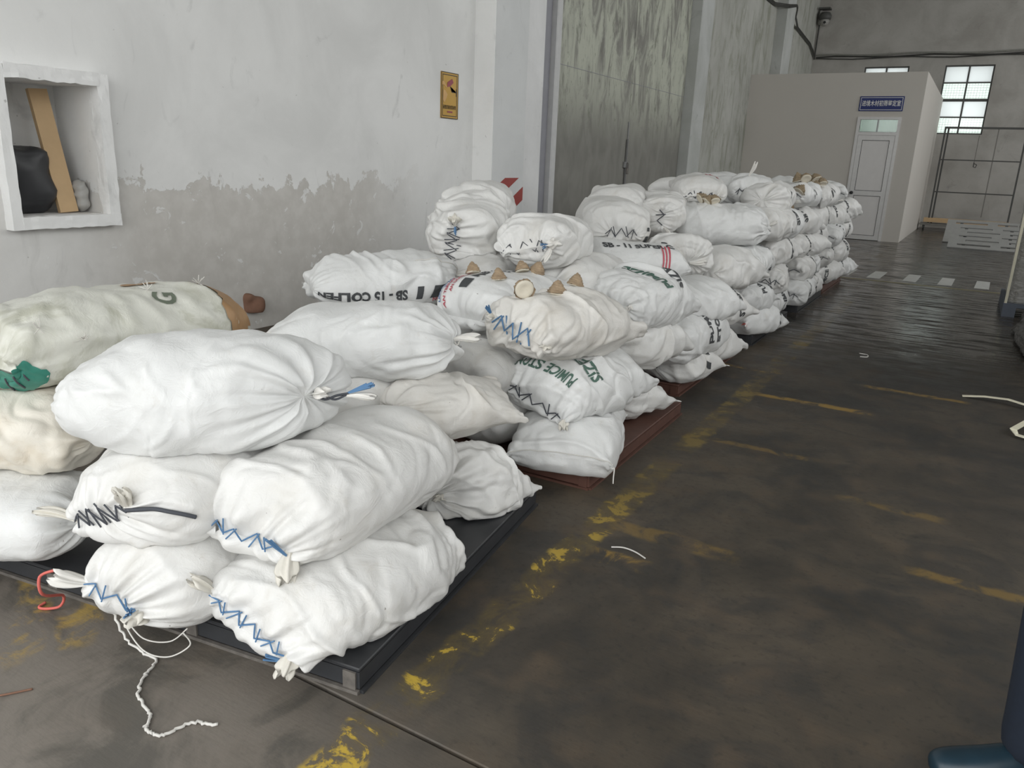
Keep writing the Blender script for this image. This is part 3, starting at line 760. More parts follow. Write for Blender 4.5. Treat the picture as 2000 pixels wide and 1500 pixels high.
class Sack: pass
def se_(v, n): return np.sign(v)*np.abs(v)**(2/n)
def make_sack(A, B, w, h, ea=STITCH, eb=POINT, res='med', seed=0, roll=0, bend=(0, 0, 0), fold=.008, lump=.006, mat='sack',
              label='', group=None, floor_z=.078, conform=True, name='woven_sack'):
    U, nd, nm = RES[res]
    A = np.array(A, float); B = np.array(B, float)
    ax = B-A; L = np.linalg.norm(ax); e1 = ax/L
    e2 = np.cross(e1, (0, 0, 1.)); e2 /= np.linalg.norm(e2); e3 = np.cross(e2, e1)
    if roll:
        c, s_ = math.cos(roll), math.sin(roll); e2, e3 = e2*c+e3*s_, e3*c-e2*s_
    a, b = w/2, h/2
    ph = np.linspace(.0, PI/2, nd)
    rows = []       # axial, f, end index
    for p in ph: rows.append((ea['D']*(1-math.cos(p)), math.sin(p)**ea['e'], 0))
    for t in np.linspace(ea['D'], L-eb['D'], nm+2)[1:-1]: rows.append((t, 1., -1))
    for p in ph[::-1]: rows.append((L-eb['D']*(1-math.cos(p)), math.sin(p)**eb['e'], 1))
    rows = np.array(rows); V = len(rows)
    th = np.linspace(0, 2*PI, U, endpoint=False)
    f = rows[:, 1][:, None]; axl = rows[:, 0][:, None] + 0*th[None]
    c, s_ = np.cos(th)[None], np.sin(th)[None]
    n_ = 2.5
    # gentle swelling along the length, fuller towards the bottom
    x01 = rows[:, 0]/L
    sw = (.93+.09*np.sin(PI*np.clip(x01, 0, 1))+.05*vn(np.stack([x01*3+seed*1.7, 0*x01+seed, 0*x01], -1)))[:, None]
    P2 = a*sw*se_(c, n_)*(1-.05*s_); P3 = b*sw*se_(s_, n_)
    p2 = f*P2; p3 = f*P3 + .0
    for k, e in ((0, ea), (1, eb)):
        m = (rows[:, 2] == k)[:, None]
        cp, sp = math.cos(e['psi']), math.sin(e['psi'])
        cc_ = np.cos(th[None]-e['psi']); sgn = 1 if k == 0 else -1
        g = (1-f)
        p2 = p2+m*g*(e['s']*a*cc_*cp + e['off'][0]); p3 = p3+m*g*(e['s']*a*cc_*sp + e['off'][1])
        if e.get('cut'):
            x_ = axl if k == 0 else L-axl
            axl = axl+sgn*abs(e['cut'])*(1+math.copysign(1, e['cut'])*np.clip(p2/a, -1, 1))/2*np.clip(1-(x_-e['D'])/(.5*L), 0, 1)
        if e.get('pull'): axl = axl + sgn*m*e['pull']*g**1.4
        if e['ear']: axl = axl - sgn*m*g**.7*e['ear']*(np.abs(cc_)**8 - .35)
    ctr = A[None, None]+e1*axl[..., None]
    bx = (1-(2*x01-1)**2)[:, None, None]
    co = ctr+e2*p2[..., None]+e3*p3[..., None]+np.array(bend)*bx
    axis_z = (ctr+np.array(bend)*bx)[..., 2]
    # normals
    dv = np.gradient(co, axis=0); du = np.roll(co, -1, 1)-np.roll(co, 1, 1)
    nr = np.cross(du, dv); nl = np.linalg.norm(nr, axis=-1, keepdims=True); nr = nr/np.maximum(nl, 1e-9)
    cen = co.mean((0, 1)); rad = co-ctr
    if (np.sum(nr*rad, -1)[nd:-nd]).mean() < 0: nr = -nr
    loc = np.stack([axl, p2, p3], -1)
    sd = np.array([seed*3.17, seed*7.31, seed*1.93])
    d = vn(loc*4.2+sd)*lump*2.6 + vn(loc*11+sd*2)*lump*1.0 + vn(loc*26+sd)*lump*.25
    # creases: folds running mostly round the sack, plus finer sharp ones
    wq = vn(loc*5+sd*3)*.9
    q1 = np.stack([axl*10+wq*1.5+(p3*6), p2*3.0+wq, p3*3.0], -1)
    r1 = np.clip(1-np.abs(vn(q1+sd)), 0, 1)**4
    q2 = np.stack([axl*21+wq*2.2-(p3*11), p2*7.0, p3*7.0+wq], -1)
    r2 = np.clip(1-np.abs(vn(q2+sd*5)), 0, 1)**6
    q3 = np.stack([axl*9+wq*3, p2*15-p3*8+wq*2, p3*15+wq], -1)
    r3 = np.clip(1-np.abs(vn(q3+sd*9)), 0, 1)**7
    side = .40+.9*np.clip(vn(loc*3+sd*7)+.35, 0, 1)
    d = d + side*(r1*fold*3.0-r2*fold*1.5)-r3*fold*.7*np.clip(vn(loc*4+sd*11)+.4, 0, 1)
    # pleats radiating from each closed end
    pz = 0*d
    for k, e in ((0, ea), (1, eb)):
        x_ = (rows[:, 0] if k == 0 else L-rows[:, 0])[:, None]+0*c
        K = 4.4
        pn = np.stack([c*K+seed*.37+0*f, s_*K+0*f, x_*2.5+seed+0*c], -1)
        r = np.clip(1-np.abs(vn(pn)), 0, 1)**2.4
        pn2 = np.stack([c*K*2.1+seed*.7+0*f, s_*K*2.1+0*f, x_*4+seed*2+0*c], -1)
        r = r*.75+.5*np.clip(1-np.abs(vn(pn2)), 0, 1)**2.2
        reach = .19 if e['s'] < .2 else .13
        path = np.hypot(np.where(x_ < e['D']*1.02, f, 1.)*a*.9, np.clip(x_, 0, 9))
        q = np.exp(-(path/reach)**2*.9)*np.clip(f/.22, 0, 1)
        pz = pz+e['pl']*q*(r-.42)*3.2
    for _ in range(2 if res == 'hi' else 1):
        pz = .5*pz+.25*(np.roll(pz, 1, 1)+np.roll(pz, -1, 1))
    d = d+pz
    d[1:-1] = .5*d[1:-1]+.25*(d[:-2]+d[2:]); d = .5*d+.25*(np.roll(d, 1, 1)+np.roll(d, -1, 1))
    fade = np.clip(np.minimum(rows[:, 1]/.30, 1), 0, 1)[:, None]
    co = co+nr*(d*fade)[..., None]
    # rest on what lies below
    flat = co.reshape(-1, 3); az = axis_z.reshape(-1)
    if conform:
        mn, mx = flat.min(0), flat.max(0)
        near = [q for q in PLACED if (q[0] < mx).all() and (q[1] > mn).all()]
        low = np.nonzero(flat[:, 2] < az+.01)[0]
        down = Vector((0, 0, -1))
        for qmn, qmx, bvh in near:
            sel = low[(flat[low, 0] > qmn[0]) & (flat[low, 0] < qmx[0]) & (flat[low, 1] > qmn[1]) & (flat[low, 1] < qmx[1]) & (flat[low, 2] < qmx[2])]
            for i in sel:
                x, y, z = flat[i]; top = az[i]+.015
                hit = bvh.ray_cast(Vector((x, y, top)), down, top-z+.001)
                if hit[0] is not None and hit[1].z > 0 and hit[0].z > z: flat[i, 2] = hit[0].z+.002
        flat[:, 2] = np.maximum(flat[:, 2], floor_z)
        co = flat.reshape(V, U, 3)
    base = co.reshape(-1, 3); mn = base.min(0); mx = base.max(0)
    i0 = np.arange(V-1)[:, None]*U+np.arange(U)[None]; i1 = np.arange(V-1)[:, None]*U+(np.arange(U)+1)[None] % U
    quads = np.stack([i0, i1, i1+U, i0+U], -1).reshape(-1, 4)
    if (np.cross(du, dv)*rad).sum(-1)[nd:-nd].mean() < 0: quads = quads[:, ::-1]
    me = bpy.data.meshes.new('sack_body')
    me.vertices.add(V*U); me.vertices.foreach_set('co', base.reshape(-1))
    me.loops.add(len(quads)*4); me.loops.foreach_set('vertex_index', quads.reshape(-1).astype(np.int32))
    me.polygons.add(len(quads)); me.polygons.foreach_set('loop_start', (np.arange(len(quads))*4).astype(np.int32))
    me.polygons.foreach_set('loop_total', np.full(len(quads), 4, np.int32))
    me.polygons.foreach_set('use_smooth', np.ones(len(quads), bool))
    me.update(calc_edges=True); me.validate()
    root = empty(name, (float((mn[0]+mx[0])/2), float((mn[1]+mx[1])/2), float(mn[2])), label, 'sack', group)
    st = 1 if res == 'lo' else 2
    sub = co[::st, ::st]; sv, su = sub.shape[:2]
    vv = [Vector(v) for v in sub.reshape(-1, 3)]
    j0 = np.arange(sv-1)[:, None]*su+np.arange(su)[None]; j1 = np.arange(sv-1)[:, None]*su+(np.arange(su)+1)[None] % su
    qq = np.stack([j0, j1, j1+su, j0+su], -1).reshape(-1, 4)
    if (np.cross(du, dv)*rad).sum(-1)[nd:-nd].mean() < 0: qq = qq[:, ::-1]
    PLACED.append((mn, mx, BVHTree.FromPolygons(vv, [tuple(int(k) for k in r) for r in qq])))
    body = link('sack_body', me, M[mat], root)
    S = Sack(); S.co = co; S.U = U; S.V = V; S.nd = nd; S.nm = nm; S.root = root; S.L = L; S.ea = ea; S.eb = eb; S.e1 = e1; S.rows = rows; S.w = w; S.h = h; S.seed = seed
    S.bb = (mn, mx); S.label = label
    S.nr = None
    return S
def surf(S, r, t, off=.0):
    """surface point at row r (float) and angle t, pushed out by off"""
    r = np.clip(np.asarray(r, float), 0, S.V-1.001); t = (np.asarray(t, float)/(2*PI)*S.U) % S.U
    i = np.floor(r).astype(int); j = np.floor(t).astype(int); fr = (r-i)[..., None]; ft = (t-j)[..., None]
    j1 = (j+1) % S.U; c = S.co
    p = (c[i, j]*(1-fr)+c[i+1, j]*fr)*(1-ft)+(c[i, j1]*(1-fr)+c[i+1, j1]*fr)*ft
    if off:
        if S.nr is None:
            dv = np.gradient(c, axis=0); du = np.roll(c, -1, 1)-np.roll(c, 1, 1)
            n = np.cross(du, dv); n /= np.maximum(np.linalg.norm(n, axis=-1, keepdims=True), 1e-9)
            mid = c.mean(1, keepdims=True)
            if (n*(c-mid)).sum(-1)[S.nd:-S.nd].mean() < 0: n = -n
            S.nr = n
        p = p+S.nr[i % S.V, j % S.U]*off
    return p
def row_at(S, x): return float(np.interp(x, S.rows[:, 0], np.arange(S.V)))
def stitches(S, which=0, n=7, mat='dark_twine', g0=-.95, g1=.95, r=.0026, q=.20, jit=.25):
    """zigzag twine along the closed mouth"""
    e = S.ea if which == 0 else S.eb; rnd = random.Random(S.seed+77)
    def pt(g, sgn, row):
        t = e['psi']+sgn*math.acos(max(-1, min(1, g)))
        rr = row if which == 0 else S.V-1-row
        return Vector(surf(S, rr, t, .0065))
    row = max(.9, S.nd*q*.28)
    mb = MB(); pts = []
    for k in range(n+1):
        g = g0+(g1-g0)*k/n
        pts.append(pt(g, 1 if k % 2 else -1, row*(1+jit*rnd.uniform(-1, 1))))
    fine = []
    for p, q_ in zip(pts, pts[1:]): fine += [p.lerp(q_, t) for t in (0, .25, .5, .75)]
    fine.append(pts[-1]); mb.tube(fine, r, 5)
    for k in range(1, n):
        if rnd.random() < .75:
            g = g0+(g1-g0)*k/n
            a = pt(g-.06, -1 if k % 2 else 1, row*1.5); b = pt(g+.06, 1 if k % 2 else -1, row*1.2); mb.tube([a, a.lerp(b, .5), b], r*.9, 5)
    mb.build('stitching', M[mat], S.root)
def ruff(S, root, d, L=.09, w=.022, mat='ear', seed=0, flat=.6, name='tied_ear', neck=.35, lip=True):
    """bunched cloth sticking out past its tie"""
    root = np.array(root, float); d = np.array(d, float); d /= np.linalg.norm(d)
    u = np.cross(d, (0, 0, 1.)); u = np.cross(d, (1, 0, 0)) if np.linalg.norm(u) < .2 else u
    u /= np.linalg.norm(u); v = np.cross(u, d)
    U, V = 40, 16; co = []
    for i in range(V):
        t = i/(V-1)
        r = w*(neck+(1-neck)*math.sin(min(1, t*1.25)*PI/2)**1.2)*(1 if t < .85 else 1-.25*(t-.85)/.15)
        bendv = v*(.12*L*math.sin(t*2+seed))+u*(.10*L*math.sin(t*2.4+seed*2))
        for j in range(U):
            a = 2*PI*j/U
            pl = 1+.28*math.sin(6*a+seed+1.5*t)+.16*math.sin(11*a+seed*3)
            rr = r*pl
            x = d*(L*t+(.012*math.sin(3*a+seed)*t))
            co.append(root+x+u*(rr*math.cos(a))+v*(rr*flat*math.sin(a))+bendv)
    if lip:     # folded-in mouth
        for j in range(U):
            a = 2*PI*j/U; rr = w*.45
            co.append(root+d*(L*.80)+u*(rr*math.cos(a))+v*(rr*flat*math.sin(a))+v*(.12*L*math.sin(2+seed))+u*(.10*L*math.sin(2.4+seed*2)))
        V += 1
    faces = [(i*U+j, i*U+(j+1) % U, (i+1)*U+(j+1) % U, (i+1)*U+j) for i in range(V-1) for j in range(U)]
    faces.append(tuple((V-1)*U+j for j in range(U)))
    me = bpy.data.meshes.new(name); me.from_pydata([tuple(c) for c in co], [], faces)
    for p in me.polygons: p.use_smooth = True
    return link(name, me, M[mat], S.root)
def ear_at(S, which, g, d, **kw):
    """ruff at the end g=-1..1 of the stitched mouth"""
    e = S.ea if which == 0 else S.eb
    t = e['psi']+(0 if g > 0 else PI) if abs(g) >= .999 else e['psi']+math.acos(g)
    p = surf(S, 1.5 if which == 0 else S.V-2.5, t, 0)
    return ruff(S, p-np.array(d)/np.linalg.norm(d)*.012, d, **kw)
def twine(S, pts, r=.003, mat='blue_twine', name='twine', n=5):
    P = [Vector(p) for p in pts]; out = []
    for i in range(len(P)-1):
        p0, p1, p2, p3 = P[max(i-1, 0)], P[i], P[i+1], P[min(i+2, len(P)-1)]
        for k in range(6):
            t = k/6; out.append(.5*((2*p1)+(p2-p0)*t+(2*p0-5*p1+4*p2-p3)*t*t+(3*p1-p0-3*p2+p3)*t**3))
    out.append(P[-1])
    return MB().tube(out, r, n).build(name, M[mat], S.root, True)
def fibres(S, root, d, n=7, L=.07, mat='blue_twine', spread=.25, r=.0022, name='frayed_twine', seed=0):
    rnd = random.Random(seed); mb = MB(); d = Vector(d).normalized(); root = Vector(root)
    for k in range(n):
        dd = (d+Vector((rnd.uniform(-1, 1), rnd.uniform(-1, 1), rnd.uniform(-1, 1)))*spread).normalized()
        mb.tube([root, root+dd*L*.5, root+dd*L*rnd.uniform(.8, 1.1)], r, 4)
    mb.build(name, M[mat], S.root)
def subdivide_long(me, mx):
    bm = bmesh.new(); bm.from_mesh(me)
    bmesh.ops.remove_doubles(bm, verts=bm.verts, dist=1e-5)
    bmesh.ops.triangulate(bm, faces=bm.faces)
    for _ in range(5):
        es = [e for e in bm.edges if e.calc_length() > mx]
        if not es: break
        bmesh.ops.subdivide_edges(bm, edges=es, cuts=1); bmesh.ops.triangulate(bm, faces=bm.faces)
    bm.to_mesh(me); bm.free()
def wrap_mesh(S, me, row, t0, ang, mat, name, off=.003, sx=1, sy=1):
    co = np.empty(len(me.vertices)*3); me.vertices.foreach_get('co', co); co = co.reshape(-1, 3)
    x, y = co[:, 0]*sx, co[:, 1]*sy
    p0 = surf(S, row, t0); kr = 2./max(1e-6, np.linalg.norm(surf(S, row+1, t0)-surf(S, row-1, t0)))
    kt = .2/max(1e-6, np.linalg.norm(surf(S, row, t0+.1)-surf(S, row, t0-.1)))
    c, s_ = math.cos(ang), math.sin(ang)
    # ang=0: text runs from end A to end B with letter tops towards growing t
    R = row+(x*c-y*s_)*kr; T = t0+(x*s_+y*c)*kt
    P = surf(S, R, T, off)
    me.vertices.foreach_set('co', P.reshape(-1)); me.update()
    return link(name, me, M[mat], S.root)
def print_text(S, body, size, row, t0, ang, mat='black_print', bold=.003, sx=1., name='printed_lettering'):
    me = text_mesh(body, size, 0, bold=bold); subdivide_long(me, .018)
    return wrap_mesh(S, me, row, t0, ang, mat, name, .0035, sx)
def print_rects(S, rects, row, t0, ang, mat='black_print', name='printed_mark'):
    bm = bmesh.new()
    for poly in rects:
        f = bm.faces.new([bm.verts.new((x, y, 0)) for x, y in poly])
    me = bpy.data.meshes.new(name); bm.to_mesh(me); bm.free(); subdivide_long(me, .018)
    return wrap_mesh(S, me, row, t0, ang, mat, name, .0035)
def patch(S, row, t0, rx, ry, mat, name, seed=0, off=.004, jag=.18, ang=0):
    bm = bmesh.new(); rnd = random.Random(seed); n = 48; rings = 8
    rad = [1+jag*(.6*math.sin(3*2*PI*k/n+seed)+.4*math.sin(7*2*PI*k/n+seed*2)+rnd.uniform(-.4, .4)) for k in range(n)]
    cen = bm.verts.new((0, 0, 0)); prev = None
    for i in range(1, rings+1):
        ring = [bm.verts.new((rx*i/rings*rad[k]*math.cos(2*PI*k/n), ry*i/rings*rad[k]*math.sin(2*PI*k/n), 0)) for k in range(n)]
        for k in range(n):
            if prev is None: bm.faces.new((cen, ring[k], ring[(k+1) % n]))
            else: bm.faces.new((prev[k], ring[k], ring[(k+1) % n], prev[(k+1) % n]))
        prev = ring
    me = bpy.data.meshes.new(name); bm.to_mesh(me); bm.free()
    for p in me.polygons: p.use_smooth = True
    return wrap_mesh(S, me, row, t0, ang, mat, name, off)
def sq(x, w=.05, h=.05, k=0): return [(x-w/2, -h/2), (x+w/2-k, -h/2), (x+w/2, h/2), (x-w/2+k, h/2)]

g1, g2, g3, g4, g5, g6 = ('sacks on the %s pallet' % n for n in ('first', 'second', 'third', 'fourth', 'fifth', 'farthest'))
D = math.radians

# ---- first pallet, bottom layer ------------------------------------------------
F = make_sack((-2.02, 1.80, .21), (-1.92, 2.55, .21), .42, .26, res='lo', seed=31, label='white sack hidden low behind the front sacks, middle of the first pallet', group=g1)
F = make_sack((-2.45, 1.62, .21), (-2.42, 2.40, .21), .42, .26, res='lo', seed=32, label='white sack hidden low at wall side of the first pallet', group=g1)
S3 = make_sack((-2.333, 1.298, 0.221), (-2.898, 0.989, 0.221), 0.421, 0.252, end(GATHER, D=.12, s=.3), PILLOW, 'hi', 3, fold=.003, lump=.006, mat='sack_cool', label='smooth clean white sack lying crosswise at the bottom left, cut by the frame', group=g1)
S2 = make_sack((-1.834, 1.084, 0.206), (-1.983, 1.799, 0.211), 0.420, 0.270, end(STITCH, s=.36, psi=D(-16), off=(-.06, -.02), pl=.016), POINT, 'hi', 2, fold=.005, label='white sack with pink twine hanging from its left tied ear', group=g1)
S1 = make_sack((-1.478, 1.180, 0.177), (-1.445, 1.891, 0.167), 0.481, 0.246, end(STITCH, s=.55, psi=D(-24), off=(-.03, -.02), cut=.08, pl=.016), end(PILLOW, ear=.02, D=.12, s=.7), 'hi', 1, fold=.013, label='bottom sack at pallet corner nearest the camera with diagonal blue stitching', group=g1)
S4 = make_sack((-1.547, 2.134, 0.187), (-1.514, 2.572, 0.157), 0.385, 0.295, end(GATHER, off=(-.05, -.02), cut=.10), SEWN, 'hi', 4, fold=.010, label='bottom white sack with pointed far corner beside the red-brown pallet', group=g1)
# second layer
F = make_sack((-2.10, 1.92, .46), (-2.00, 2.62, .46), .42, .27, res='lo', seed=33, label='white sack hidden in the second layer behind the big front sack', group=g1)
F = make_sack((-2.50, 1.72, .46), (-2.46, 2.42, .46), .42, .27, res='lo', seed=34, label='white sack hidden in the second layer below the torn sack', group=g1)
S8 = make_sack((-2.451, 1.423, 0.462), (-3.006, 1.118, 0.462), 0.425, 0.262, end(POINT, e=.95, s=.4, D=.18), PILLOW, 'hi', 8, fold=.008, mat='sack_cream', label='yellowed dirty sack lying crosswise under the torn sack', group=g1)
S5 = make_sack((-1.850, 1.100, .440), (-1.990, 1.800, .455), .448, .275, end(STITCH, s=.37, psi=D(24), off=(-.075, -.02), pl=.016), POINT, 'hi', 5, fold=.006, label='white sack with black stitches and two tied ears, left of second layer', group=g1)
S6 = make_sack((-1.525, 1.257, 0.431), (-1.566, 2.010, 0.436), 0.459, 0.287, end(STITCH, s=.50, psi=D(-13), off=(-.05, -.06), cut=.08, pl=.016), end(PILLOW, ear=.02, D=.12, s=.75), 'hi', 6, fold=.006, label='fat white sack with horizontal blue stitching, middle layer front', group=g1)
S7 = make_sack((-1.841, 2.109, 0.471), (-1.517, 2.593, 0.462), 0.394, 0.192, end(GATHER, D=.12, off=(.02, 0), cut=.14, pull=.012, pl=.014), end(SEWN, ear=.03, e=1.05), 'hi', 7, fold=.010, mat='sack_grey', label='greyish sack with centred gathered knot beside the blue frayed twine', group=g1)
# top layer
S10 = make_sack((-1.640, 2.481, 0.690), (-2.324, 2.074, 0.690), 0.425, 0.266, end(GATHER, D=.17, off=(0, .0), cut=-.14, pl=.019), end(POINT, s=.6, D=.2), 'hi', 10, fold=.006, mat='sack_cool', label='long white sack crosswise behind, with cream tied ear at its right end', group=g1)
S11 = make_sack((-2.713, 1.219, 0.721), (-2.689, 2.180, 0.701), 0.458, 0.310, end(STITCH, s=.8, D=.10, pl=.015, off=(0, -.03)), end(POINT, s=.5, D=.2), 'hi', 11, bend=(0, 0, .03), fold=.010, mat='sack_olive', label='torn olive-stained sack with green bag showing and brown patches', group=g1)
S9 = make_sack((-1.455, 1.679, 0.711), (-2.197, 1.199, 0.701), 0.438, 0.317, end(GATHER, D=.14, e=.80, off=(-.03, .0), cut=-.32, pull=.01, pl=.021), end(POINT, s=.35, D=.22, off=(0, -.02)), 'hi', 9, fold=.004, mat='sack_cool', label='large clean white sack on top in front, gathered knot at right', group=g1)

# ---- second pallet ----
for k, (a, b, z) in enumerate((((-1.90, 2.86), (-1.86, 3.50), .21), ((-2.34, 2.86), (-2.34, 3.55), .21), ((-1.92, 3.55), (-1.88, 4.2), .21), ((-2.36, 3.55), (-2.36, 4.2), .21),
                               ((-2.34, 2.86), (-2.32, 3.55), .46), ((-1.94, 3.58), (-1.9, 4.22), .46), ((-2.36, 3.58), (-2.36, 4.22), .46))):
    make_sack((*a, z), (*b, z), .42, .27, res='lo', seed=40+k, label='white sack buried in the second pallet heap, %s' % ('lowest front', 'lowest wall-side front', 'lowest rear', 'lowest wall-side rear', 'middle wall-side front', 'middle rear', 'middle wall-side rear')[k], group=g2)
A1 = make_sack((-1.358, 2.771, 0.170), (-1.568, 3.408, 0.175), 0.474, 0.266, end(PILLOW, ear=.07, s=1.0, D=.16), PILLOW, 'hi', 101, fold=.005, mat='sack_cool', label='bottom pillow-ended white sack on near corner of red-brown second pallet', group=g2)
A2 = make_sack((-1.564, 3.616, 0.203), (-1.406, 4.026, 0.193), 0.404, 0.216, end(GATHER), SEWN, 'med', 102, fold=.010, label='bottom white sack at the rear aisle corner of the second pallet', group=g2)
A3 = make_sack((-1.90, 2.78, .46), (-1.86, 3.50, .46), .43, .28, STITCH, POINT, 'med', 103, fold=.007, label='white sack just showing between the black and red-brown pallets, second layer', group=g2)
A4 = make_sack((-1.541, 2.874, 0.419), (-1.406, 3.548, 0.414), 0.447, 0.259, end(STITCH, s=.75, psi=D(-18), off=(0, -.06)), SEWN, 'hi', 104, fold=.007, mat='sack_cool', label='white sack with upside-down green PUMICE and SIZE print, second layer', group=g2)
A5 = make_sack((-1.584, 3.675, 0.476), (-1.440, 4.220, 0.466), 0.410, 0.247, GATHER, SEWN, 'med', 105, fold=.010, label='plain white sack right of the upside-down SIZE print, second layer', group=g2)
A8 = make_sack((-2.838, 2.814, 0.741), (-2.394, 3.438, 0.771), 0.436, 0.270, end(POINT, e=.95, s=.5, D=.18, off=(0, 0)), end(GATHER, D=.22), 'hi', 108, fold=.006, mat='sack_cool', label='white sack with upside-down black SB print lying by the wall', group=g2)
A7 = make_sack((-1.967, 2.913, 0.731), (-1.884, 3.605, 0.751), 0.445, 0.241, end(STITCH, s=.5, off=(0, -.05)), end(POINT, s=.5), 'hi', 107, fold=.005, mat='sack_cool', label='white sack with SB - 11 SUPER print and red Indonesian text', group=g2)
A11 = make_sack((-1.90, 3.62, .74), (-1.86, 4.36, .74), .42, .28, end(GATHER), POINT, 'med', 111, fold=.007, label='white sack with upright white ear below the round stitched sack', group=g2)
F = make_sack((-2.42, 3.56, .72), (-2.44, 4.30, .72), .44, .28, res='med', seed=48, label='white sack under the leaning sack by the wall', group=g2)
A6 = make_sack((-1.605, 2.766, 0.698), (-1.430, 3.386, 0.698), 0.451, 0.271, end(STITCH, s=.7, psi=D(-14), off=(.03, .0), pl=.02), SEWN, 'hi', 106, fold=.012, mat='sack_grey', label='dirty white sack with sparse blue cross stitches below brown shells', group=g2)
A12 = make_sack((-1.550, 3.649, 0.700), (-1.459, 4.278, 0.680), 0.423, 0.319, end(STITCH, s=.5, D=.16), SEWN, 'hi', 112, fold=.009, mat='sack_cool', label='white sack with big green PUMICE SIZE print at aisle side, third layer', group=g2)
A10 = make_sack((-1.967, 3.475, 0.987), (-2.076, 4.204, 0.967), 0.428, 0.289, end(STITCH, s=.6, psi=D(14), off=(0, -.03), pl=.018), end(POINT, s=.3, D=.3), 'hi', 110, fold=.008, mat='sack', label='round-ended white sack with dark cross stitches on top of second pallet', group=g2)
A9 = make_sack((-2.473, 3.608, 0.943), (-2.852, 4.513, 1.163), 0.436, 0.329, end(STITCH, s=.5, psi=D(80), off=(-.05, 0), pl=.016), end(POINT, s=.22, D=.52, e=1.15, off=(0, .03)), 'hi', 109, fold=.010, mat='sack', label='white sack tilted up against the hazard-striped pilaster', group=g2)

# ---- third pallet ----
for k, (a, b, z) in enumerate((((-1.95, 4.58), (-1.93, 5.2), .21), ((-1.95, 5.22), (-1.93, 5.85), .21), ((-2.4, 4.58), (-2.4, 5.85), .21), ((-1.96, 4.58), (-1.94, 5.2), .46), ((-1.96, 5.22), (-1.94, 5.85), .46), ((-2.4, 4.6), (-2.4, 5.85), .46))):
    make_sack((*a, z), (*b, z), .43, .27, res='lo', seed=60+k, label='white sack buried inside the third pallet heap, %s' % ('lowest layer front', 'lowest layer rear', 'lowest layer by the wall', 'second layer front', 'second layer rear', 'second layer by the wall')[k], group=g3)
A15 = make_sack((-1.588, 4.537, 0.185), (-1.421, 5.047, 0.180), 0.411, 0.249, GATHER, SEWN, 'med', 115, fold=.008, label='bottom sack with black print at near corner of the third pallet', group=g3)
A15b = make_sack((-1.60, 5.05, .205), (-1.46, 5.62, .20), .42, .27, STITCH, SEWN, 'med', 116, fold=.008, label='bottom sack with pointed end at the rear aisle side of third pallet', group=g3)
A14 = make_sack((-1.510, 4.273, 0.378), (-1.478, 5.125, 0.378), 0.437, 0.310, end(GATHER), SEWN, 'med', 114, fold=.008, mat='sack_cool', label='white sack with black curved print, second layer front of third pallet', group=g3)
A17 = make_sack((-1.62, 5.05, .45), (-1.44, 5.72, .45), .43, .28, STITCH, SEWN, 'med', 117, fold=.008, label='white sack with small tied ear, second layer rear of third pallet', group=g3)
F = make_sack((-2.02, 5.50, .68), (-2.00, 6.15, .68), .44, .28, res='med', seed=67, label='white sack in the third layer below the gathered sack with tail', group=g3)
F = make_sack((-2.42, 4.62, .72), (-2.42, 5.35, .72), .44, .28, res='med', seed=68, label='white sack in the third layer near the gate, third pallet front', group=g3)
F = make_sack((-2.42, 5.25, .72), (-2.42, 5.95, .72), .44, .28, res='med', seed=69, label='white sack in the third layer near the gate, third pallet rear', group=g3)
A16 = make_sack((-1.588, 4.564, 0.573), (-1.389, 5.138, 0.568), 0.431, 0.256, end(STITCH, s=.7, psi=D(-12)), SEWN, 'med', 118, fold=.007, mat='sack_cool', label='white sack with row of dark cross stitches, third pallet aisle side', group=g3)
A13 = make_sack((-2.074, 4.278, 0.813), (-1.548, 4.744, 0.813), 0.456, 0.235, end(POINT, e=.95, s=.6, D=.14), end(POINT, e=.95, s=.6, D=.16), 'hi', 113, fold=.004, mat='sack_cool', label='white sack with SB - 11 SUPER print slanting down to the aisle', group=g3)
A18 = make_sack((-1.62, 5.36, .69), (-1.46, 5.98, .69), .42, .29, STITCH, SEWN, 'med', 119, fold=.007, label='white sack in third layer at the rear aisle side of third pallet', group=g3)
B5 = make_sack((-1.603, 5.009, 0.792), (-1.909, 5.465, 0.822), 0.414, 0.265, end(GATHER, D=.2, pl=.024), end(POINT, s=.5), 'hi', 121, fold=.008, mat='sack', label='gathered white sack whose tied tail points to the aisle', group=g3)
B1 = make_sack((-2.110, 5.021, 0.976), (-2.570, 5.819, 1.006), 0.476, 0.316, end(GATHER, D=.15, s=.4, off=(.02, -.05)), end(POINT, s=.5), 'hi', 122, fold=.006, mat='sack', label='big rounded white sack in front of the gate, left top', group=g3)
B1b = make_sack((-2.42, 5.62, 1.06), (-2.66, 6.35, 1.08), .46, .32, STITCH, POINT, 'med', 123, fold=.008, label='white sack half hidden right behind the big rounded sack by gate', group=g3)
B2 = make_sack((-2.078, 5.750, 1.011), (-2.299, 6.371, 1.081), 0.376, 0.269, end(STITCH, s=.3, psi=D(90)), end(POINT, s=.6), 'hi', 124, fold=.010, mat='sack', label='white sack with short vertical stitches between two big top sacks', group=g3)

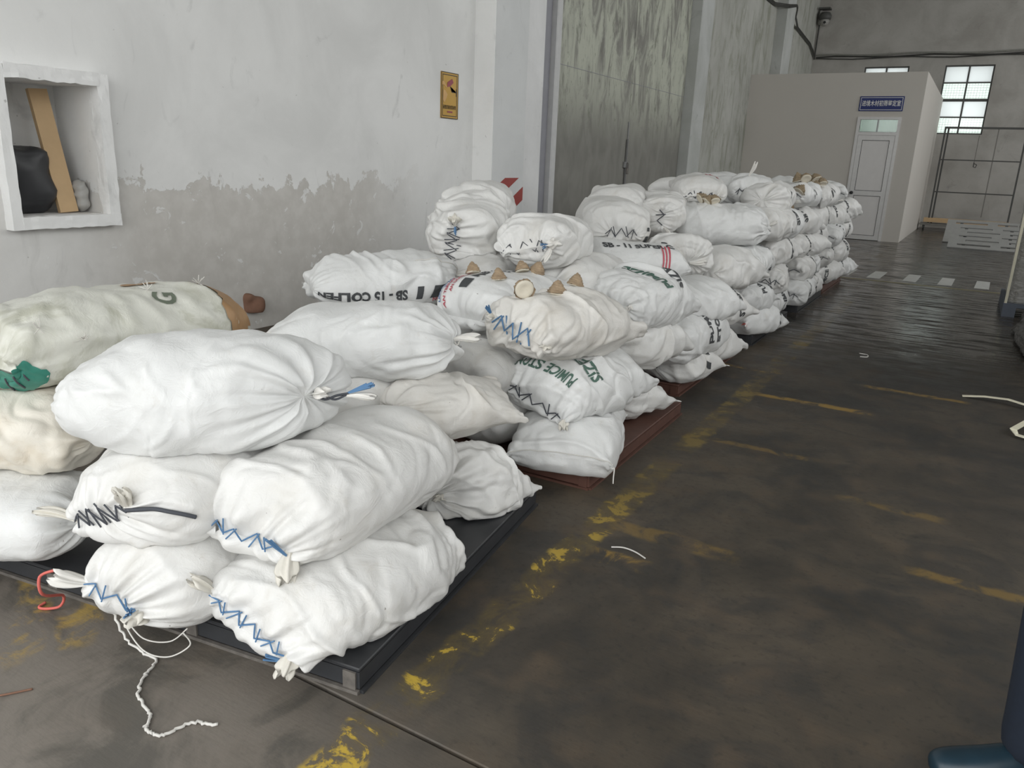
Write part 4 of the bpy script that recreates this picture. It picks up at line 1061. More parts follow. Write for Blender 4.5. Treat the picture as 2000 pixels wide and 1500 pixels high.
# ---- fourth pallet: aisle column in front ----
B8 = make_sack((-1.630, 6.238, 0.189), (-1.415, 6.851, 0.189), 0.424, 0.248, PILLOW, SEWN, 'med', 131, fold=.008, mat='sack_cool', floor_z=.088, label='bottom white sack with red tie at near corner of the fourth pallet', group=g4)
B7 = make_sack((-1.638, 6.139, 0.389), (-1.502, 6.767, 0.389), 0.430, 0.253, end(STITCH, s=.7), SEWN, 'med', 132, fold=.007, mat='sack_cool', floor_z=.088, label='white sack with PUMICE print at fourth pallet front, second layer', group=g4)
B6 = make_sack((-1.598, 6.104, 0.665), (-1.601, 6.796, 0.665), 0.431, 0.266, end(STITCH, s=.7, psi=D(8), off=(-.02, -.03)), SEWN, 'hi', 133, fold=.007, mat='sack_cool', floor_z=.088, label='white sack with knot and dark stitches right below the big crosswise sack', group=g4)
for k, (a, b, z) in enumerate((((-2.02, 6.25), (-2.0, 6.95), .215), ((-2.02, 6.2), (-2.0, 6.95), .465), ((-2.06, 6.15), (-2.04, 6.95), .72), ((-2.46, 6.3), (-2.44, 7.0), .72))):
    make_sack((*a, z), (*b, z), .43, .28, res='lo', seed=70+k, floor_z=.088, label='white sack inside the fourth pallet front, %s' % ('lowest layer', 'second layer', 'third layer middle', 'third layer by the gate')[k], group=g4)

# ---- regular courses behind: fourth pallet rear, fifth and farthest pallets ----
LAY = ('bottom layer', 'second layer up', 'third layer up', 'fourth layer up', 'top layer')
COURSES = []
for nm, grp, y0, y1, pos, top in (('fourth', g4, 6.92, 7.62, 'rear', 5), ('fifth', g5, 8.00, 8.74, 'front', 5), ('fifth', g5, 8.72, 9.50, 'rear', 5), ('farthest', g6, 9.64, 10.40, 'front', 5), ('farthest', g6, 10.36, 11.10, 'rear', 4)):
    for k in range(top):
        for c_ in range(3):
            if c_ == 2 and k < 3: continue
            rnd = random.Random(int(y0*100)*31+k*7+c_*3)
            x = -1.57-.42*c_+rnd.uniform(-.05, .04)-.012*k; j = rnd.uniform(-.11, .09); z = .21+.236*k+rnd.uniform(-.015, .015); tw = rnd.uniform(-.09, .11)
            m = rnd.choice(('sack', 'sack_cool', 'sack_cool', 'sack'))
            s = make_sack((x-tw, y0+j, z), (x+tw, y1+.06+j+rnd.uniform(-.08, .06), z+rnd.uniform(-.03, .04)), rnd.uniform(.40, .46), rnd.uniform(.25, .30), rnd.choice((STITCH, PILLOW, GATHER)), rnd.choice((SEWN, PILLOW, SEWN)),
                          'med' if c_ == 0 else 'lo', 200+len(COURSES), fold=.010, lump=.010, mat=m, floor_z=.088,
                          label='white sack on the %s pallet, %s, %s column, %s' % (nm, LAY[k], ('aisle', 'middle', 'gate')[c_], pos), group=grp)
            COURSES.append((s, k, c_, nm, pos, rnd))
B4 = make_sack((-2.153, 6.229, 0.961), (-1.409, 6.360, 0.951), 0.439, 0.317, end(POINT, e=.95, s=.5, D=.16, off=(0, 0)), end(GATHER, D=.18), 'hi', 141, fold=.006, mat='sack_cool', floor_z=.088, label='big plain white sack lying crosswise on the fourth pallet front', group=g4)
B3 = make_sack((-1.921, 6.230, 1.198), (-2.204, 6.867, 1.238), 0.431, 0.231, end(STITCH, s=.6, off=(0, -.03)), PILLOW, 'hi', 142, fold=.007, mat='sack', floor_z=.088, label='topmost white sack with faint red print and pillow corner', group=g4)
B9 = make_sack((-1.62, 6.62, .95), (-1.46, 7.2, .95), .42, .28, STITCH, POINT, 'med', 143, fold=.008, floor_z=.088, label='white sack right behind the big crosswise sack, aisle side', group=g4)
B10 = make_sack((-1.732, 6.974, 1.204), (-1.905, 7.671, 1.204), 0.403, 0.251, end(STITCH, s=.6), end(POINT, s=.4), 'med', 144, fold=.010, mat='sack_cool', floor_z=.088, label='top white sack with an upright white ear, before the booth', group=g4)

# ------------------------------------------------------------------ ties, stitching and print on the sacks
LEFT = np.array((-.865, -.50, 0.)); UP = np.array((0, 0, 1.)); CAMW = np.array((.55, -.80, .1))
# first pallet
stitches(S1, 0, 9, 'blue_twine', -.98, .95, .0025, .16)
ear_at(S1, 0, -1, LEFT*.55+UP*.8+CAMW*.2, L=.085, w=.024, seed=1.2, mat='ear')
ear_at(S1, 0, 1, CAMW*.8-UP*.55+LEFT*.1, L=.055, w=.026, seed=2.2, mat='ear')
p = surf(S1, 1.5, S1.ea['psi'], .01); fibres(S1, p, LEFT*.9+UP*.45+CAMW*.3, 6, .06, 'blue_twine', .12, .003, seed=3)
stitches(S2, 0, 5, 'blue_twine', -.98, .95, .0025, .18)
eo = ear_at(S2, 0, -1, LEFT*.95+UP*.25, L=.095, w=.026, seed=4.1, mat='ear_white')
ear_at(S2, 0, 1, CAMW*.9-UP*.35-LEFT*.1, L=.05, w=.028, seed=5.2, mat='ear')
p = surf(S2, 1.5, S2.ea['psi'], .02); fibres(S2, p+UP*.02, -LEFT*.3+UP*.3+CAMW*.5, 7, .035, 'blue_twine', .5, .003, seed=4)
p = surf(S2, 1.5, S2.ea['psi']+PI, 0)
twine(S2, [p+LEFT*.085+UP*.03, p+LEFT*.125+UP*.012+CAMW*.01, p+LEFT*.13+UP*(-.05), (-2.19, 1.10, .07), (-2.225, 1.105, .018), (-2.262, 1.085, .006), (-2.29, 1.075, .006), (-2.30, 1.10, .007)], .0045, 'red_twine', 'red_string')
stitches(S5, 0, 8, 'dark_twine', -.98, .95, .0028, .20)
ear_at(S5, 0, -1, LEFT*1.0+UP*.06-CAMW*.05, L=.125, w=.020, seed=6.3, mat='ear', flat=.5)
ear_at(S5, 0, 1, UP*.85+LEFT*.15+CAMW*.35, L=.075, w=.024, seed=7.1, mat='ear')
twine(S5, [surf(S5, r_, S5.ea['psi']-.02*r_, .008) for r_ in (1.5, 5, 9, 13, 17, 21)], .006, 'dark_twine', 'flat_tie')
stitches(S6, 0, 8, 'blue_twine', -.98, .95, .0025, .16)
ear_at(S6, 0, -1, LEFT*1.0+UP*.05+CAMW*.1, L=.105, w=.026, seed=8.4, mat='ear')
ear_at(S6, 0, 1, -UP*.75+CAMW*.65-LEFT*.15, L=.085, w=.027, seed=9.2, mat='ear')
p = surf(S6, 1.5, S6.ea['psi'], .012); fibres(S6, p, LEFT*.6+UP*.7+CAMW*.3, 6, .075, 'blue_twine', .12, .0036, seed=6)
ruff(S7, surf(S7, 1, 0), CAMW*.9+UP*.05, L=.03, w=.020, seed=10, mat='ear_white')
twine(S7, [surf(S7, 2, PI, .006), surf(S7, 8, PI*.95, .006), surf(S7, 14, PI*1.05, .006), surf(S7, 22, PI, .006)], .003, 'dark_twine', 'tie_string')
ruff(S4, surf(S4, 1, 0), CAMW*.9-UP*.1, L=.03, w=.022, seed=11, mat='ear')
kn = surf(S9, 1, 0)
ruff(S9, kn+CAMW*.004, -LEFT*.75+CAMW*.55+UP*.12, L=.062, w=.024, seed=12.3, mat='ear_white')
twine(S9, [kn, kn-LEFT*.035-UP*.012+CAMW*.02, kn-LEFT*.07+CAMW*.012, kn-LEFT*.105+UP*.006], .004, 'dark_twine', 'tie_string')
twine(S9, [kn+UP*.006, kn-LEFT*.03+UP*.004+CAMW*.024, kn-LEFT*.065-UP*.012+CAMW*.016, kn-LEFT*.10+UP*.003], .0035, 'dark_twine', 'tie_string')
fibres(S9, kn-LEFT*.095+UP*.004, -LEFT*.95+UP*.38, 10, .085, 'blue_twine', .10, .0032, seed=9)
ruff(S9, kn-LEFT*.10-UP*.006, -LEFT*.95-UP*.05, L=.075, w=.016, seed=13.3, mat='ear_white', flat=.5)
kt = surf(S10, 1, 0)
ruff(S10, kt, -LEFT*.93+UP*.22+CAMW*.15, L=.095, w=.024, seed=14.1, mat='ear_white', neck=.4)
twine(S10, [kt, kt-LEFT*.02+UP*.015, kt-LEFT*.01-UP*.015, kt], .003, 'white_twine', 'tie_string')
# torn sack: green inner bag in the mouth, brown patches, stray fibres, one olive letter
patch(S11, S11.nd*.42, D(-150), .075, .055, 'green_bag', 'inner_bag', 3, .006, .15)
patch(S11, S11.nd*.34, D(-40), .10, .05, 'green_bag', 'inner_bag', 5, .006, .15, D(90))
for k in range(7):
    t = D(-160+22*k); a = surf(S11, S11.nd*.62, t, .008); b = surf(S11, S11.nd*.15, t+.35, .010); twine(S11, [a, (a+b)/2+CAMW*.008, b], .0032, 'dark_twine', 'lacing')
patch(S11, S11.V*.82, D(35), .10, .17, 'brown_tape', 'brown_patch', 8, .005, .25)
patch(S11, S11.V*.60, D(95), .07, .035, 'brown_tape', 'brown_patch', 9, .004, .35)
print_text(S11, 'G', .11, S11.V*.60, D(48), D(70), 'olive_print', .003)
for k, (r_, t_) in enumerate(((.58, 70), (.24, 30), (.75, 75), (.33, 8))): fibres(S11, surf(S11, S11.V*r_, D(t_), .004), (.5, -.5, .5), 9, .035, 'white_twine', 1.2, .0012, 'loose_fibre', 20+k)
# second pallet
stitches(A4, 0, 8, 'dark_twine', -.95, .95, .0030, .2)
ear_at(A4, 0, -1, LEFT*.75+UP*.65, L=.09, w=.020, seed=21, mat='ear_white')
ear_at(A4, 0, 1, -UP*.8+CAMW*.5, L=.04, w=.020, seed=22, mat='ear')
r0 = row_at(A4, .10)
print_text(A4, 'PUMICE STONE', .07, row_at(A4, .05), D(85), D(90), 'green_print', .002)
print_text(A4, 'SIZE : 2', .092, row_at(A4, .17), D(62), D(90), 'green_print', .003)
twine(A1, [surf(A1, 3, 0, .002), surf(A1, 1, 0, .01), surf(A1, 0, 0)-UP*.03+CAMW*.01, surf(A1, 0, 0)-UP*.06+CAMW*.012], .003, 'white_twine', 'loose_string')
pts = [surf(A1, 2, math.acos(g), .004) for g in np.linspace(-.95, .97, 26)]
twine(A1, pts, .0022, 'white_twine', 'seam_stitch')
print_text(A1, 'S', .08, row_at(A1, .30), D(-28), D(90), 'green_print', .003)
ruff(A2, surf(A2, 1, 0), -UP*.6+CAMW*.5-LEFT*.5, L=.06, w=.014, seed=24, mat='ear_white', flat=.5)
stitches(A6, 0, 6, 'blue_twine', -.85, .5, .0036, .34)
fibres(A6, surf(A6, 3, A6.ea['psi']+PI*.93, .006), UP*.9+LEFT*.3+CAMW*.3, 7, .05, 'blue_twine', .3, .0034, seed=31)
ear_at(A6, 0, -1, LEFT*.8+UP*.05+CAMW*.3, L=.025, w=.022, seed=25, mat='ear')
ear_at(A6, 0, 1, CAMW*.8+UP*.35, L=.03, w=.024, seed=26, mat='ear')
print_rects(A7, [sq(-.275, .055, .06), sq(-.215, .03, .06, .012), sq(-.178, .028, .06, .012)], row_at(A7, .34), D(97), 0)
print_text(A7, 'SB - 11 SUPER C', .062, row_at(A7, .38), D(97), 0, 'black_print', .0025)
print_text(A7, 'ITA', .06, row_at(A7, .13), D(160), D(-8), 'blue_print', .001)
print_text(A7, 'USO INDONESIA Tbk', .030, row_at(A7, .13), D(147), D(-8), 'blue_print', .001)
print_text(A7, '31 KG', .030, row_at(A7, .08), D(136), D(-8), 'blue_print', .001)
print_text(A7, 'AN TERNAK RUMINANSIA', .028, row_at(A7, .12), D(126), D(-8), 'red_print', .001)
print_text(A7, 'AN DOMBA', .028, row_at(A7, .08), D(116), D(-8), 'red_print', .001)
twine(A7, [surf(A7, 1, PI*.1, .004), surf(A7, 1, 0)+CAMW*.03+UP*.03, surf(A7, 1, 0)+CAMW*.04-LEFT*.02+UP*.06], .003, 'white_twine', 'loose_string')
print_rects(A8, [sq(-.30, .06, .06), sq(-.22, .05, .06, .015), sq(-.15, .045, .06, .012)], row_at(A8, .36), D(-10), PI)
print_text(A8, 'SB - 15 COLFEN', .06, row_at(A8, .24), D(-10), PI, 'black_print', .0025)
print_text(A8, 'USION', .03, row_at(A8, .62), D(-24), PI, 'red_print', .001)
pts = [surf(A8, r_, D(55), .004) for r_ in np.linspace(A8.V-2-A8.nd*1.1, A8.V-2, 14)]; twine(A8, pts, .0024, 'white_twine', 'seam_stitch')
ruff(A8, surf(A8, A8.V-2, 0), -LEFT*.9+UP*.15, L=.10, w=.035, seed=27, mat='ear_white', flat=.7)
stitches(A9, 0, 7, 'dark_twine', -.95, .9, .0028, .2)
ear_at(A9, 0, 1, UP*.7+CAMW*.6, L=.05, w=.032, seed=28, mat='ear')
fibres(A9, surf(A9, 1.5, A9.ea['psi'], .012), -UP*.8+CAMW*.3, 6, .06, 'blue_twine', .15, .0036, seed=33)
fibres(A9, surf(A9, 1.5, A9.ea['psi'], .03), UP*.7+CAMW*.5, 12, .05, 'white_twine', .7, .0016, 'loose_fibre', seed=34)
stitches(A10, 0, 6, 'dark_twine', -.95, .9, .0028, .26)
ear_at(A10, 0, 1, CAMW*.8-LEFT*.3+UP*.15, L=.055, w=.036, seed=29, mat='ear_white')
fibres(A10, surf(A10, 1.5, A10.ea['psi'], .014), LEFT*.8-UP*.2+CAMW*.4, 7, .045, 'blue_twine', .45, .0034, seed=35)
p = surf(A10, 2, A10.ea['psi'], .01); ruff(A10, p, -UP*.85+LEFT*.35+CAMW*.35, L=.10, w=.016, seed=30, mat='ear_white', flat=.5)
ruff(A11, surf(A11, A11.nd*.5, D(85)), UP*.95+LEFT*.1, L=.075, w=.018, seed=36, mat='ear_white', flat=.55)
print_text(A12, 'PUMICE', .085, row_at(A12, .26), D(70), D(90), 'green_print', .003)
print_text(A12, 'SIZE', .085, row_at(A12, .40), D(50), D(90), 'black_print', .003)
ear_at(A12, 0, 1, CAMW*.6-UP*.3, L=.03, w=.018, seed=37, mat='ear_white')
# third pallet
print_rects(A13, [sq(-.30, .05, .055)], row_at(A13, .34), D(62), 0)
print_text(A13, 'SB - 11 SUPER C', .066, row_at(A13, .36), D(62), 0, 'black_print', .0025)
print_rects(A13, [[(-.09, y_), (.09, y_), (.09, y_+.010), (-.09, y_+.010)] for y_ in (-.02, .0, .02)], row_at(A13, .52), D(20), D(80), 'red_print')
for S, r_ in ((A14, .40), (A17, .36)):
    print_text(S, 'PUMICE', .085, row_at(S, r_), D(40), D(90), 'black_print', .003); print_text(S, 'STONE', .07, row_at(S, r_+.12), D(28), D(90), 'black_print', .003)
print_rects(A15, [sq(-.08, .05, .06, .02), sq(0, .05, .06, .02), sq(.08, .05, .06, .02)], row_at(A15, .26), D(35), D(90))
stitches(A15, 0, 5, 'dark_twine', -.9, .9, .003, .3); stitches(A16, 0, 7, 'dark_twine', -.9, .95, .0032, .22); stitches(A17, 0, 6, 'dark_twine', -.9, .9, .003, .2)
ear_at(A17, 0, 1, -LEFT*.7+UP*.2+CAMW*.3, L=.06, w=.018, seed=41, mat='ear_white', flat=.5)
kt = surf(B5, 1, 0); ruff(B5, kt, -LEFT*.9+CAMW*.3-UP*.05, L=.10, w=.028, seed=42, mat='ear_white', flat=.55)
print_rects(B5, [sq(-.02, .05, .05, .01), sq(.045, .035, .05, .012)], row_at(B5, .10), D(150), D(30))
stitches(B1, 0, 6, 'dark_twine', -.9, .9, .003, .3)
print_rects(B1, [sq(-.05, .05, .05), sq(.02, .03, .05, .012)], row_at(B1, .06), D(-10), D(90))
stitches(B2, 0, 3, 'dark_twine', -.9, .9, .004, .2)
ruff(B2, surf(B2, 2, D(-60)), -UP*.6-LEFT*.4+CAMW*.4, L=.08, w=.016, seed=43, mat='ear_white', flat=.5)
# fourth pallet front
stitches(B6, 0, 7, 'dark_twine', -.95, .95, .0032, .22); ear_at(B6, 0, -1, LEFT*.8-UP*.3+CAMW*.3, L=.07, w=.016, seed=44, mat='ear_white', flat=.5)
fibres(B6, surf(B6, S6.nd*.4, D(110), .004), UP, 3, .05, 'dark_twine', .2, .004, seed=45)
print_text(B6, 'PUMICE', .07, row_at(B6, .36), D(25), D(90), 'black_print', .003)
stitches(B7, 0, 6, 'dark_twine', -.9, .9, .0032, .22)
print_text(B7, 'PUMICE', .075, row_at(B7, .28), D(55), D(90), 'black_print', .003); print_text(B7, 'SIZE', .075, row_at(B7, .40), D(45), D(90), 'black_print', .003)
fibres(B8, surf(B8, 2, D(20), .004), CAMW, 8, .03, 'red_twine', .9, .003, 'red_tie', seed=46)
print_rects(B8, [sq(0, .05, .05, .02), sq(.07, .05, .05, .02)], row_at(B8, .45), D(-5), D(90))
stitches(B3, 0, 6, 'dark_twine', -.9, .7, .0036, .3)
print_rects(B3, [[(-.12, -.01), (.12, -.01), (.10, .012), (-.10, .012)], [(-.05, .03), (.10, .03), (.08, .045), (-.05, .045)]], row_at(B3, .30), D(60), D(15), 'red_print')
ruff(B10, surf(B10, B10.nd*.7, D(95)), UP*.95-LEFT*.25, L=.12, w=.022, seed=47, mat='ear_white', flat=.6)
stitches(B10, 0, 8, 'dark_twine', -.9, .95, .0036, .3)
ruff(B9, surf(B9, 3, D(10)), -LEFT*.9+UP*.3, L=.09, w=.022, seed=48, mat='ear_white', flat=.5)
ruff(B4, surf(B4, 1, 0), LEFT*.9-UP*.6+CAMW*.2, L=.05, w=.016, seed=49, mat='ear_white')
# courses behind: every aisle-side sack its own ties and print
WORDS = ('PUMICE', 'SIZE : 2', 'SB - 11', 'PUMICE STONE', 'STONE')
for n, (S, k, c_, nm, pos, rnd) in enumerate(COURSES):
    if c_ > 0: continue
    v = n % 4
    if S.ea['s'] > .3 and v != 3: stitches(S, 0, 6, 'dark_twine', -.9, .9, .0034, .24)
    if v in (0, 2): print_text(S, WORDS[(n*3+k) % 5], .075, row_at(S, .30+.06*(n % 3)), D(20+10*(n % 4)), D(90), 'black_print', .003)
    if v == 1: print_rects(S, [sq(-.10, .055, .06, .015), sq(-.02, .05, .06, .015), sq(.06, .03, .06)], row_at(S, .34), D(15), D(8*(n % 5)))
    if v in (1, 3): ruff(S, surf(S, S.V-2, 0), -LEFT*.7+UP*rnd.uniform(-.3, .4), L=.07, w=.018, seed=50+n, mat='ear_white', flat=.5)

# ------------------------------------------------------------------ shells lying on the sacks
def top_z(x, y):
    z = 0
    for mn, mx, bvh in PLACED:
        if mn[0] < x < mx[0] and mn[1] < y < mx[1]:
            h = bvh.ray_cast(Vector((x, y, 3)), Vector((0, 0, -1)))
            if h[0] is not None: z = max(z, h[0].z)
    return z
def shell(x, y, r, axis, label, seed, mat='shell', group='shells lying on the sacks'):
    """cone-shaped sea shell: stepped spiral whorls, rough skin, pale base"""
    z = top_z(x, y); h = r*1.5; ax = Vector(axis).normalized()
    n, rows = 26, 20; u = ax.orthogonal().normalized(); w = ax.cross(u)
    # rest height so the lowest point just touches
    co = []
    for i in range(rows):
        t = i/(rows-1)
        for j in range(n):
            a = 2*PI*j/n
            tt = (t*5+j/n) % 1.0
            rr = r*(1-t**1.35)**.85*(1+.07*math.sin(tt*2*PI))*(1+.06*math.sin(9*a+i))+.002
            co.append((rr*math.cos(a), rr*math.sin(a), h*t))
    co = np.array(co); co += np.stack([vn(co*70+seed+q*9)+.6*vn(co*190+seed+q*5) for q in range(3)], 1)*r*.10
    world = np.array([u*c[0]+w*c[1]+ax*c[2] for c in co])
    off = np.array((x, y, z-world[:, 2].min()-r*.12))
    faces = [(i*n+j, i*n+(j+1) % n, (i+1)*n+(j+1) % n, (i+1)*n+j) for i in range(rows-1) for j in range(n)]
    faces.append(tuple((rows-1)*n+j for j in range(n)))
    root = empty('sea_shell', (x, y, float(z)), label, 'shell', group)
    me = bpy.data.meshes.new('shell_whorls'); me.from_pydata((world+off).tolist(), [], faces)
    for p_ in me.polygons: p_.use_smooth = True
    link('shell_whorls', me, M[mat], root)
    bm = MB()
    bm.lathe([(r*1.0, 0), (r*.96, -r*.10), (r*.70, -r*.16), (r*.45, -r*.10), (r*.22, -r*.02)], off, n, ax)
    bm.build('shell_base', M['shell_in'], root, True)
shell(-1.60, 2.83, .042, (-.55, .55, .15), 'brown cone shell showing its pale base, between two sacks', 1)
shell(-1.52, 2.98, .040, (.0, .1, 1), 'upright brown cone shell in the middle of the dirty sack top', 2)
shell(-1.54, 3.20, .038, (.1, .2, 1), 'brown cone shell at the far side of the dirty sack top', 3)
shell(-1.87, 3.06, .034, (-.1, 0, 1), 'small tan cone shell on the SB print sack', 4)
shell(-2.06, 3.13, .034, (-.3, .2, .9), 'tan cone shell at left edge of the SB print sack', 5)
shell(-1.88, 3.30, .036, (-.3, .2, .9), 'left of two brown shells below the round stitched sack', 6)
shell(-1.82, 3.34, .036, (.35, -.1, .9), 'right of two brown shells below the round stitched sack', 7)
far = [(-1.86, 6.15, 1), (-1.80, 6.18, 1), (-1.92, 6.17, 1), (-1.68, 6.62, 1), (-1.78, 6.80, 1),
       (-1.60, 8.00, 1.3), (-1.53, 8.02, 1.4), (-1.56, 8.12, 1.3), (-1.49, 8.10, 1.2), (-1.66, 7.60, 1),
       (-1.62, 8.70, 1.2), (-1.56, 8.75, 1.3), (-1.50, 8.72, 1.2), (-1.45, 8.80, 1.2), (-1.53, 8.90, 1.3), (-1.58, 8.95, 1.2)]
names = ['on the crosswise sack, middle of three', 'on the crosswise sack, right of three', 'on the crosswise sack, left of three', 'behind the crosswise sack by the aisle', 'before the sack with upright ear',
         'left in the nearer far cluster', 'centre of the nearer far cluster', 'rear of the nearer far cluster', 'right in the nearer far cluster', 'alone before the nearer far cluster',
         'far left of the farthest cluster', 'second left in the farthest cluster', 'middle of the farthest cluster', 'right end of the farthest cluster', 'rear middle of the farthest cluster', 'rear left of the farthest cluster']
for k, ((x, y, s_), nm) in enumerate(zip(far, names)):
    rr = random.Random(k); shell(x, y, .042*s_, (rr.uniform(-.7, .7), rr.uniform(-.2, .7), rr.uniform(.5, 1)), 'dry brown shell ' + nm, 30+k, 'leaf')

# ------------------------------------------------------------------ strings and litter on the floor
def floor_string(name, pts, r, mat, label, cat, fuzz=0, seed=0):
    P = [Vector(p) for p in pts]; out = []; rnd = random.Random(seed)
    for i in range(len(P)-1):
        p0, p1, p2, p3 = P[max(i-1, 0)], P[i], P[i+1], P[min(i+2, len(P)-1)]
        for k in range(8):
            t = k/8; v = .5*((2*p1)+(p2-p0)*t+(2*p0-5*p1+4*p2-p3)*t*t+(3*p1-p0-3*p2+p3)*t**3)
            if fuzz: v = v+Vector((rnd.uniform(-1, 1), rnd.uniform(-1, 1), 0))*fuzz
            v.z = max(v.z, r*.9); out.append(v)
    out.append(P[-1])
    o = MB().tube(out, r, 5).build(name, M[mat], None, True); tag(o, label, cat); return o
floor_string('floor_string', [(-1.93, 1.10, .12), (-1.90, 1.10, .05), (-1.84, 1.11, .006), (-1.775, 1.112, .004), (-1.74, 1.06, .004), (-1.70, 1.01, .004), (-1.64, .98, .004), (-1.584, .965, .004), (-1.556, .932, .004), (-1.53, .93, .004), (-1.498, .94, .004), (-1.481, 1.0, .004), (-1.45, 1.02, .004), (-1.42, 1.035, .004)], .0042, 'white_twine', 'frayed pale string trailing from the pallet across the floor', 'string', .004, 3)
floor_string('floor_string', [(-1.90, 1.10, .14), (-1.85, 1.09, .08), (-1.78, 1.09, .04), (-1.72, 1.12, .03), (-1.68, 1.16, .06), (-1.69, 1.15, .10)], .0022, 'white_twine', 'thin white string loop hanging off the front pallet edge', 'string')
floor_string('floor_string', [(-1.86, 1.09, .12), (-1.80, 1.10, .07), (-1.74, 1.14, .06), (-1.70, 1.17, .10)], .0020, 'white_twine', 'shorter white string loop just above the pallet edge loop', 'string')
floor_string('metal_wire', [(-.97, 2.47, .003), (-.93, 2.49, .004), (-.88, 2.485, .004), (-.83, 2.462, .003)], .003, 'white_twine', 'short pale bent wire lying by the yellow line', 'wire')
floor_string('twig', [(-2.06, .72, .003), (-1.98, .79, .004), (-1.93, .86, .003)], .003, 'brick', 'thin dark twig on the floor at bottom left', 'twig')
floor_string('floor_string', [(-.62, 6.62, .003), (-.56, 6.60, .004), (-.55, 6.52, .004), (-.60, 6.50, .003)], .004, 'white_twine', 'small white hooked string scrap in the middle of aisle', 'string')

# ------------------------------------------------------------------ the person standing at the right edge
def skin(name, pts, edges, rad, mat, parent, sub=2):
    me = bpy.data.meshes.new(name); me.from_pydata([tuple(p) for p in pts], edges, [])
    o = bpy.data.objects.new(name, me); COL.objects.link(o); me.materials.append(mat)
    o.modifiers.new('skin', 'SKIN')
    sv = me.skin_vertices[0].data
    for v, r in zip(sv, rad): v.radius = r if isinstance(r, tuple) else (r, r); v.use_root = False
    sv[0].use_root = True
    m = o.modifiers.new('sub', 'SUBSURF'); m.levels = sub; m.render_levels = sub
    bpy.context.view_layer.update()
    me2 = bpy.data.meshes.new_from_object(o.evaluated_get(bpy.context.evaluated_depsgraph_get()))
    bpy.data.objects.remove(o)
    for p_ in me2.polygons: p_.use_smooth = True
    ob = bpy.data.objects.new(name, me2); COL.objects.link(ob); ob.parent = parent
    if not me2.materials: me2.materials.append(mat)
    return ob
pe = empty('person', (.385, 1.83, 0), 'person in navy trousers and dark shoes standing at the right edge', 'person')
pe.rotation_euler = (0, 0, math.radians(-60))      # local -y is the facing direction
def hand(sx, x, y, z):
    P = [(x, y, z), (x, y-.01, z-.05), (x, y-.02, z-.09)]; E_ = [(0, 1), (1, 2)]; Rr = [.026, (.038, .018), (.036, .016)]
    for k, dx in enumerate((-.028, -.010, .009, .027)):
        i = len(P); L_ = (.070, .080, .076, .060)[k]
        P += [(x+dx, y-.024, z-.105), (x+dx, y-.034, z-.105-L_*.5), (x+dx*.9, y-.030, z-.105-L_)]; E_ += [(2, i), (i, i+1), (i+1, i+2)]; Rr += [.0095, .0088, .0075]
    i = len(P); P += [(x-.036*sx, y-.03, z-.05), (x-.050*sx, y-.045, z-.085), (x-.046*sx, y-.052, z-.115)]; E_ += [(1, i), (i, i+1), (i+1, i+2)]; Rr += [.013, .011, .009]
    return P, E_, Rr
# body: one continuous skin from pelvis to head, hands and feet
P = [(0, 0, .95), (0, .0, 1.10), (0, .01, 1.28), (0, .01, 1.42), (0, .0, 1.50), (0, -.01, 1.57), (0, -.015, 1.64), (0, -.01, 1.71)]
E_ = [(0, 1), (1, 2), (2, 3), (3, 4), (4, 5), (5, 6), (6, 7)]
Rr = [(.15, .11), (.135, .10), (.16, .11), (.13, .09), .052, (.070, .085), (.076, .098), (.060, .075)]
for sx in (-1, 1):
    i = len(P)
    P += [(.10*sx, 0, .86), (.11*sx, -.01, .48), (.115*sx, .01, .10), (.13*sx, -.10, .045), (.14*sx, -.17, .035)]
    E_ += [(0, i), (i, i+1), (i+1, i+2), (i+2, i+3), (i+3, i+4)]; Rr += [.085, .058, .040, (.040, .03), (.036, .022)]
    i = len(P)
    P += [(.19*sx, .01, 1.42), (.23*sx, .09, 1.16), (.10*sx, .19, .98)]
    E_ += [(3, i), (i, i+1), (i+1, i+2)]; Rr += [.055, .042, .030]
    hp, he, hr = hand(sx, .06*sx, .21, .95); b0 = len(P)
    P += hp; E_ += [(a+b0, b+b0) for a, b in he]+[(i+2, b0)]; Rr += hr
body = skin('body', P, E_, Rr, M['skin'], pe)
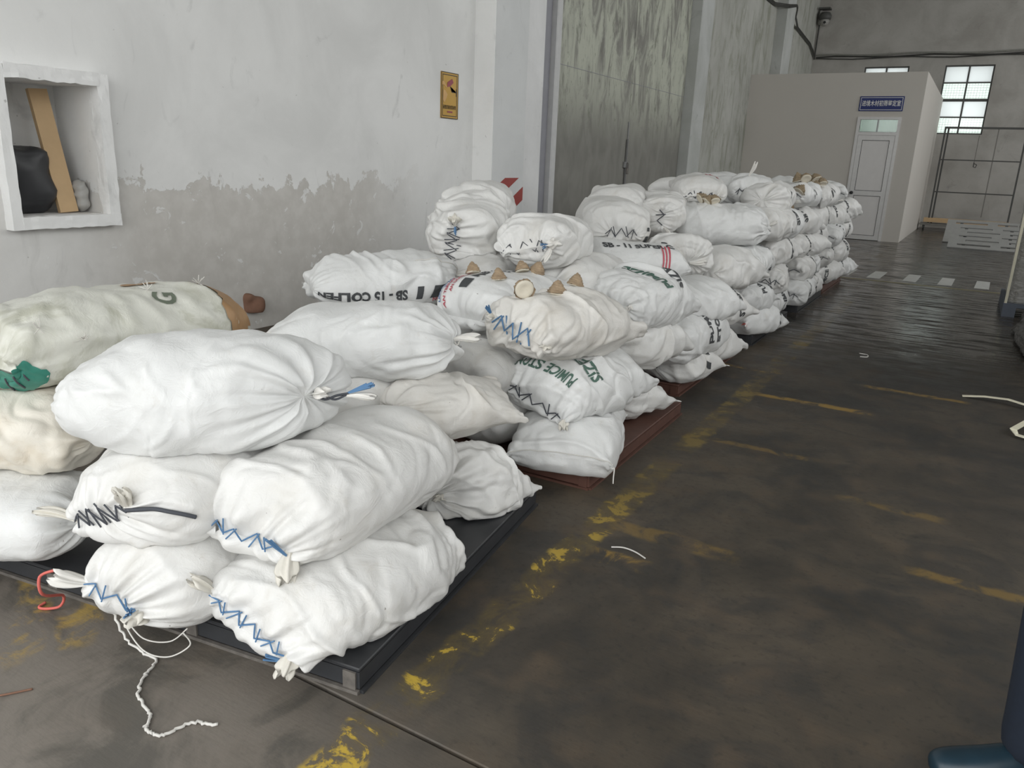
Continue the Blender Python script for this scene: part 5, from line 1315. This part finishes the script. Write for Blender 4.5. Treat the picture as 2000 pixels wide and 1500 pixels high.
# face
def on_person(o, parent):
    o.data.transform(Matrix.Translation(o.location)); o.location = (0, 0, 0); o.parent = parent; return o
for sx in (-1, 1):
    on_person(blob('eye', M['hair'], (.030*sx, -.086, 1.645), (.011, .008, .006), 1., 0, 2.0), body)
skin('nose', [(0, -.088, 1.655), (0, -.106, 1.618), (0, -.096, 1.606)], [(0, 1), (1, 2)], [.006, .011, .009], M['skin'], body, 1)
skin('mouth', [(-.020, -.084, 1.575), (0, -.090, 1.574), (.020, -.084, 1.575)], [(0, 1), (1, 2)], [.003, .005, .003], M['lip'], body, 1)
for sx in (-1, 1): skin('ear', [(.070*sx, .0, 1.60), (.076*sx, .005, 1.63), (.074*sx, .008, 1.66)], [(0, 1), (1, 2)], [.007, .011, .008], M['skin'], body, 1)
on_person(blob('hair', M['hair'], (0, .022, 1.680), (.082, .094, .088), 5.5, .006, 2.0, freq=30), pe)
# clothes
tp = [(0, 0, .95), (0, 0, 1.10)]; te = [(0, 1)]; tr = [(.165, .13), (.158, .12)]
for sx in (-1, 1):
    i = len(tp); tp += [(.10*sx, 0, .84), (.11*sx, -.01, .48), (.117*sx, .01, .16), (.118*sx, .012, .075)]; te += [(0, i), (i, i+1), (i+1, i+2), (i+2, i+3)]; tr += [.105, .082, .076, .078]
skin('trousers', tp, te, tr, M['navy'], pe)
jp = [(0, 0, .84), (0, .0, 1.08), (0, .01, 1.28), (0, .01, 1.42), (0, .0, 1.52)]; je = [(0, 1), (1, 2), (2, 3), (3, 4)]; jr = [(.195, .155), (.185, .145), (.18, .13), (.145, .105), (.072, .072)]
for sx in (-1, 1):
    i = len(jp); jp += [(.19*sx, .01, 1.42), (.23*sx, .09, 1.16), (.11*sx, .185, .99)]; je += [(3, i), (i, i+1), (i+1, i+2)]; jr += [.075, .060, .048]
skin('jacket', jp, je, jr, M['jacket'], pe)
for sx in (-1, 1):
    so = skin('shoe', [(.117*sx, .055, .055), (.117*sx, .01, .075), (.125*sx, -.09, .055), (.133*sx, -.17, .047), (.136*sx, -.215, .040)], [(0, 1), (1, 2), (2, 3), (3, 4)], [(.040, .045), (.046, .058), (.048, .047), (.048, .040), (.036, .030)], M['shoe'], pe)
    co = np.empty(len(so.data.vertices)*3); so.data.vertices.foreach_get('co', co); co = co.reshape(-1, 3); co[:, 2] = np.maximum(co[:, 2], .004); so.data.vertices.foreach_set('co', co.reshape(-1))
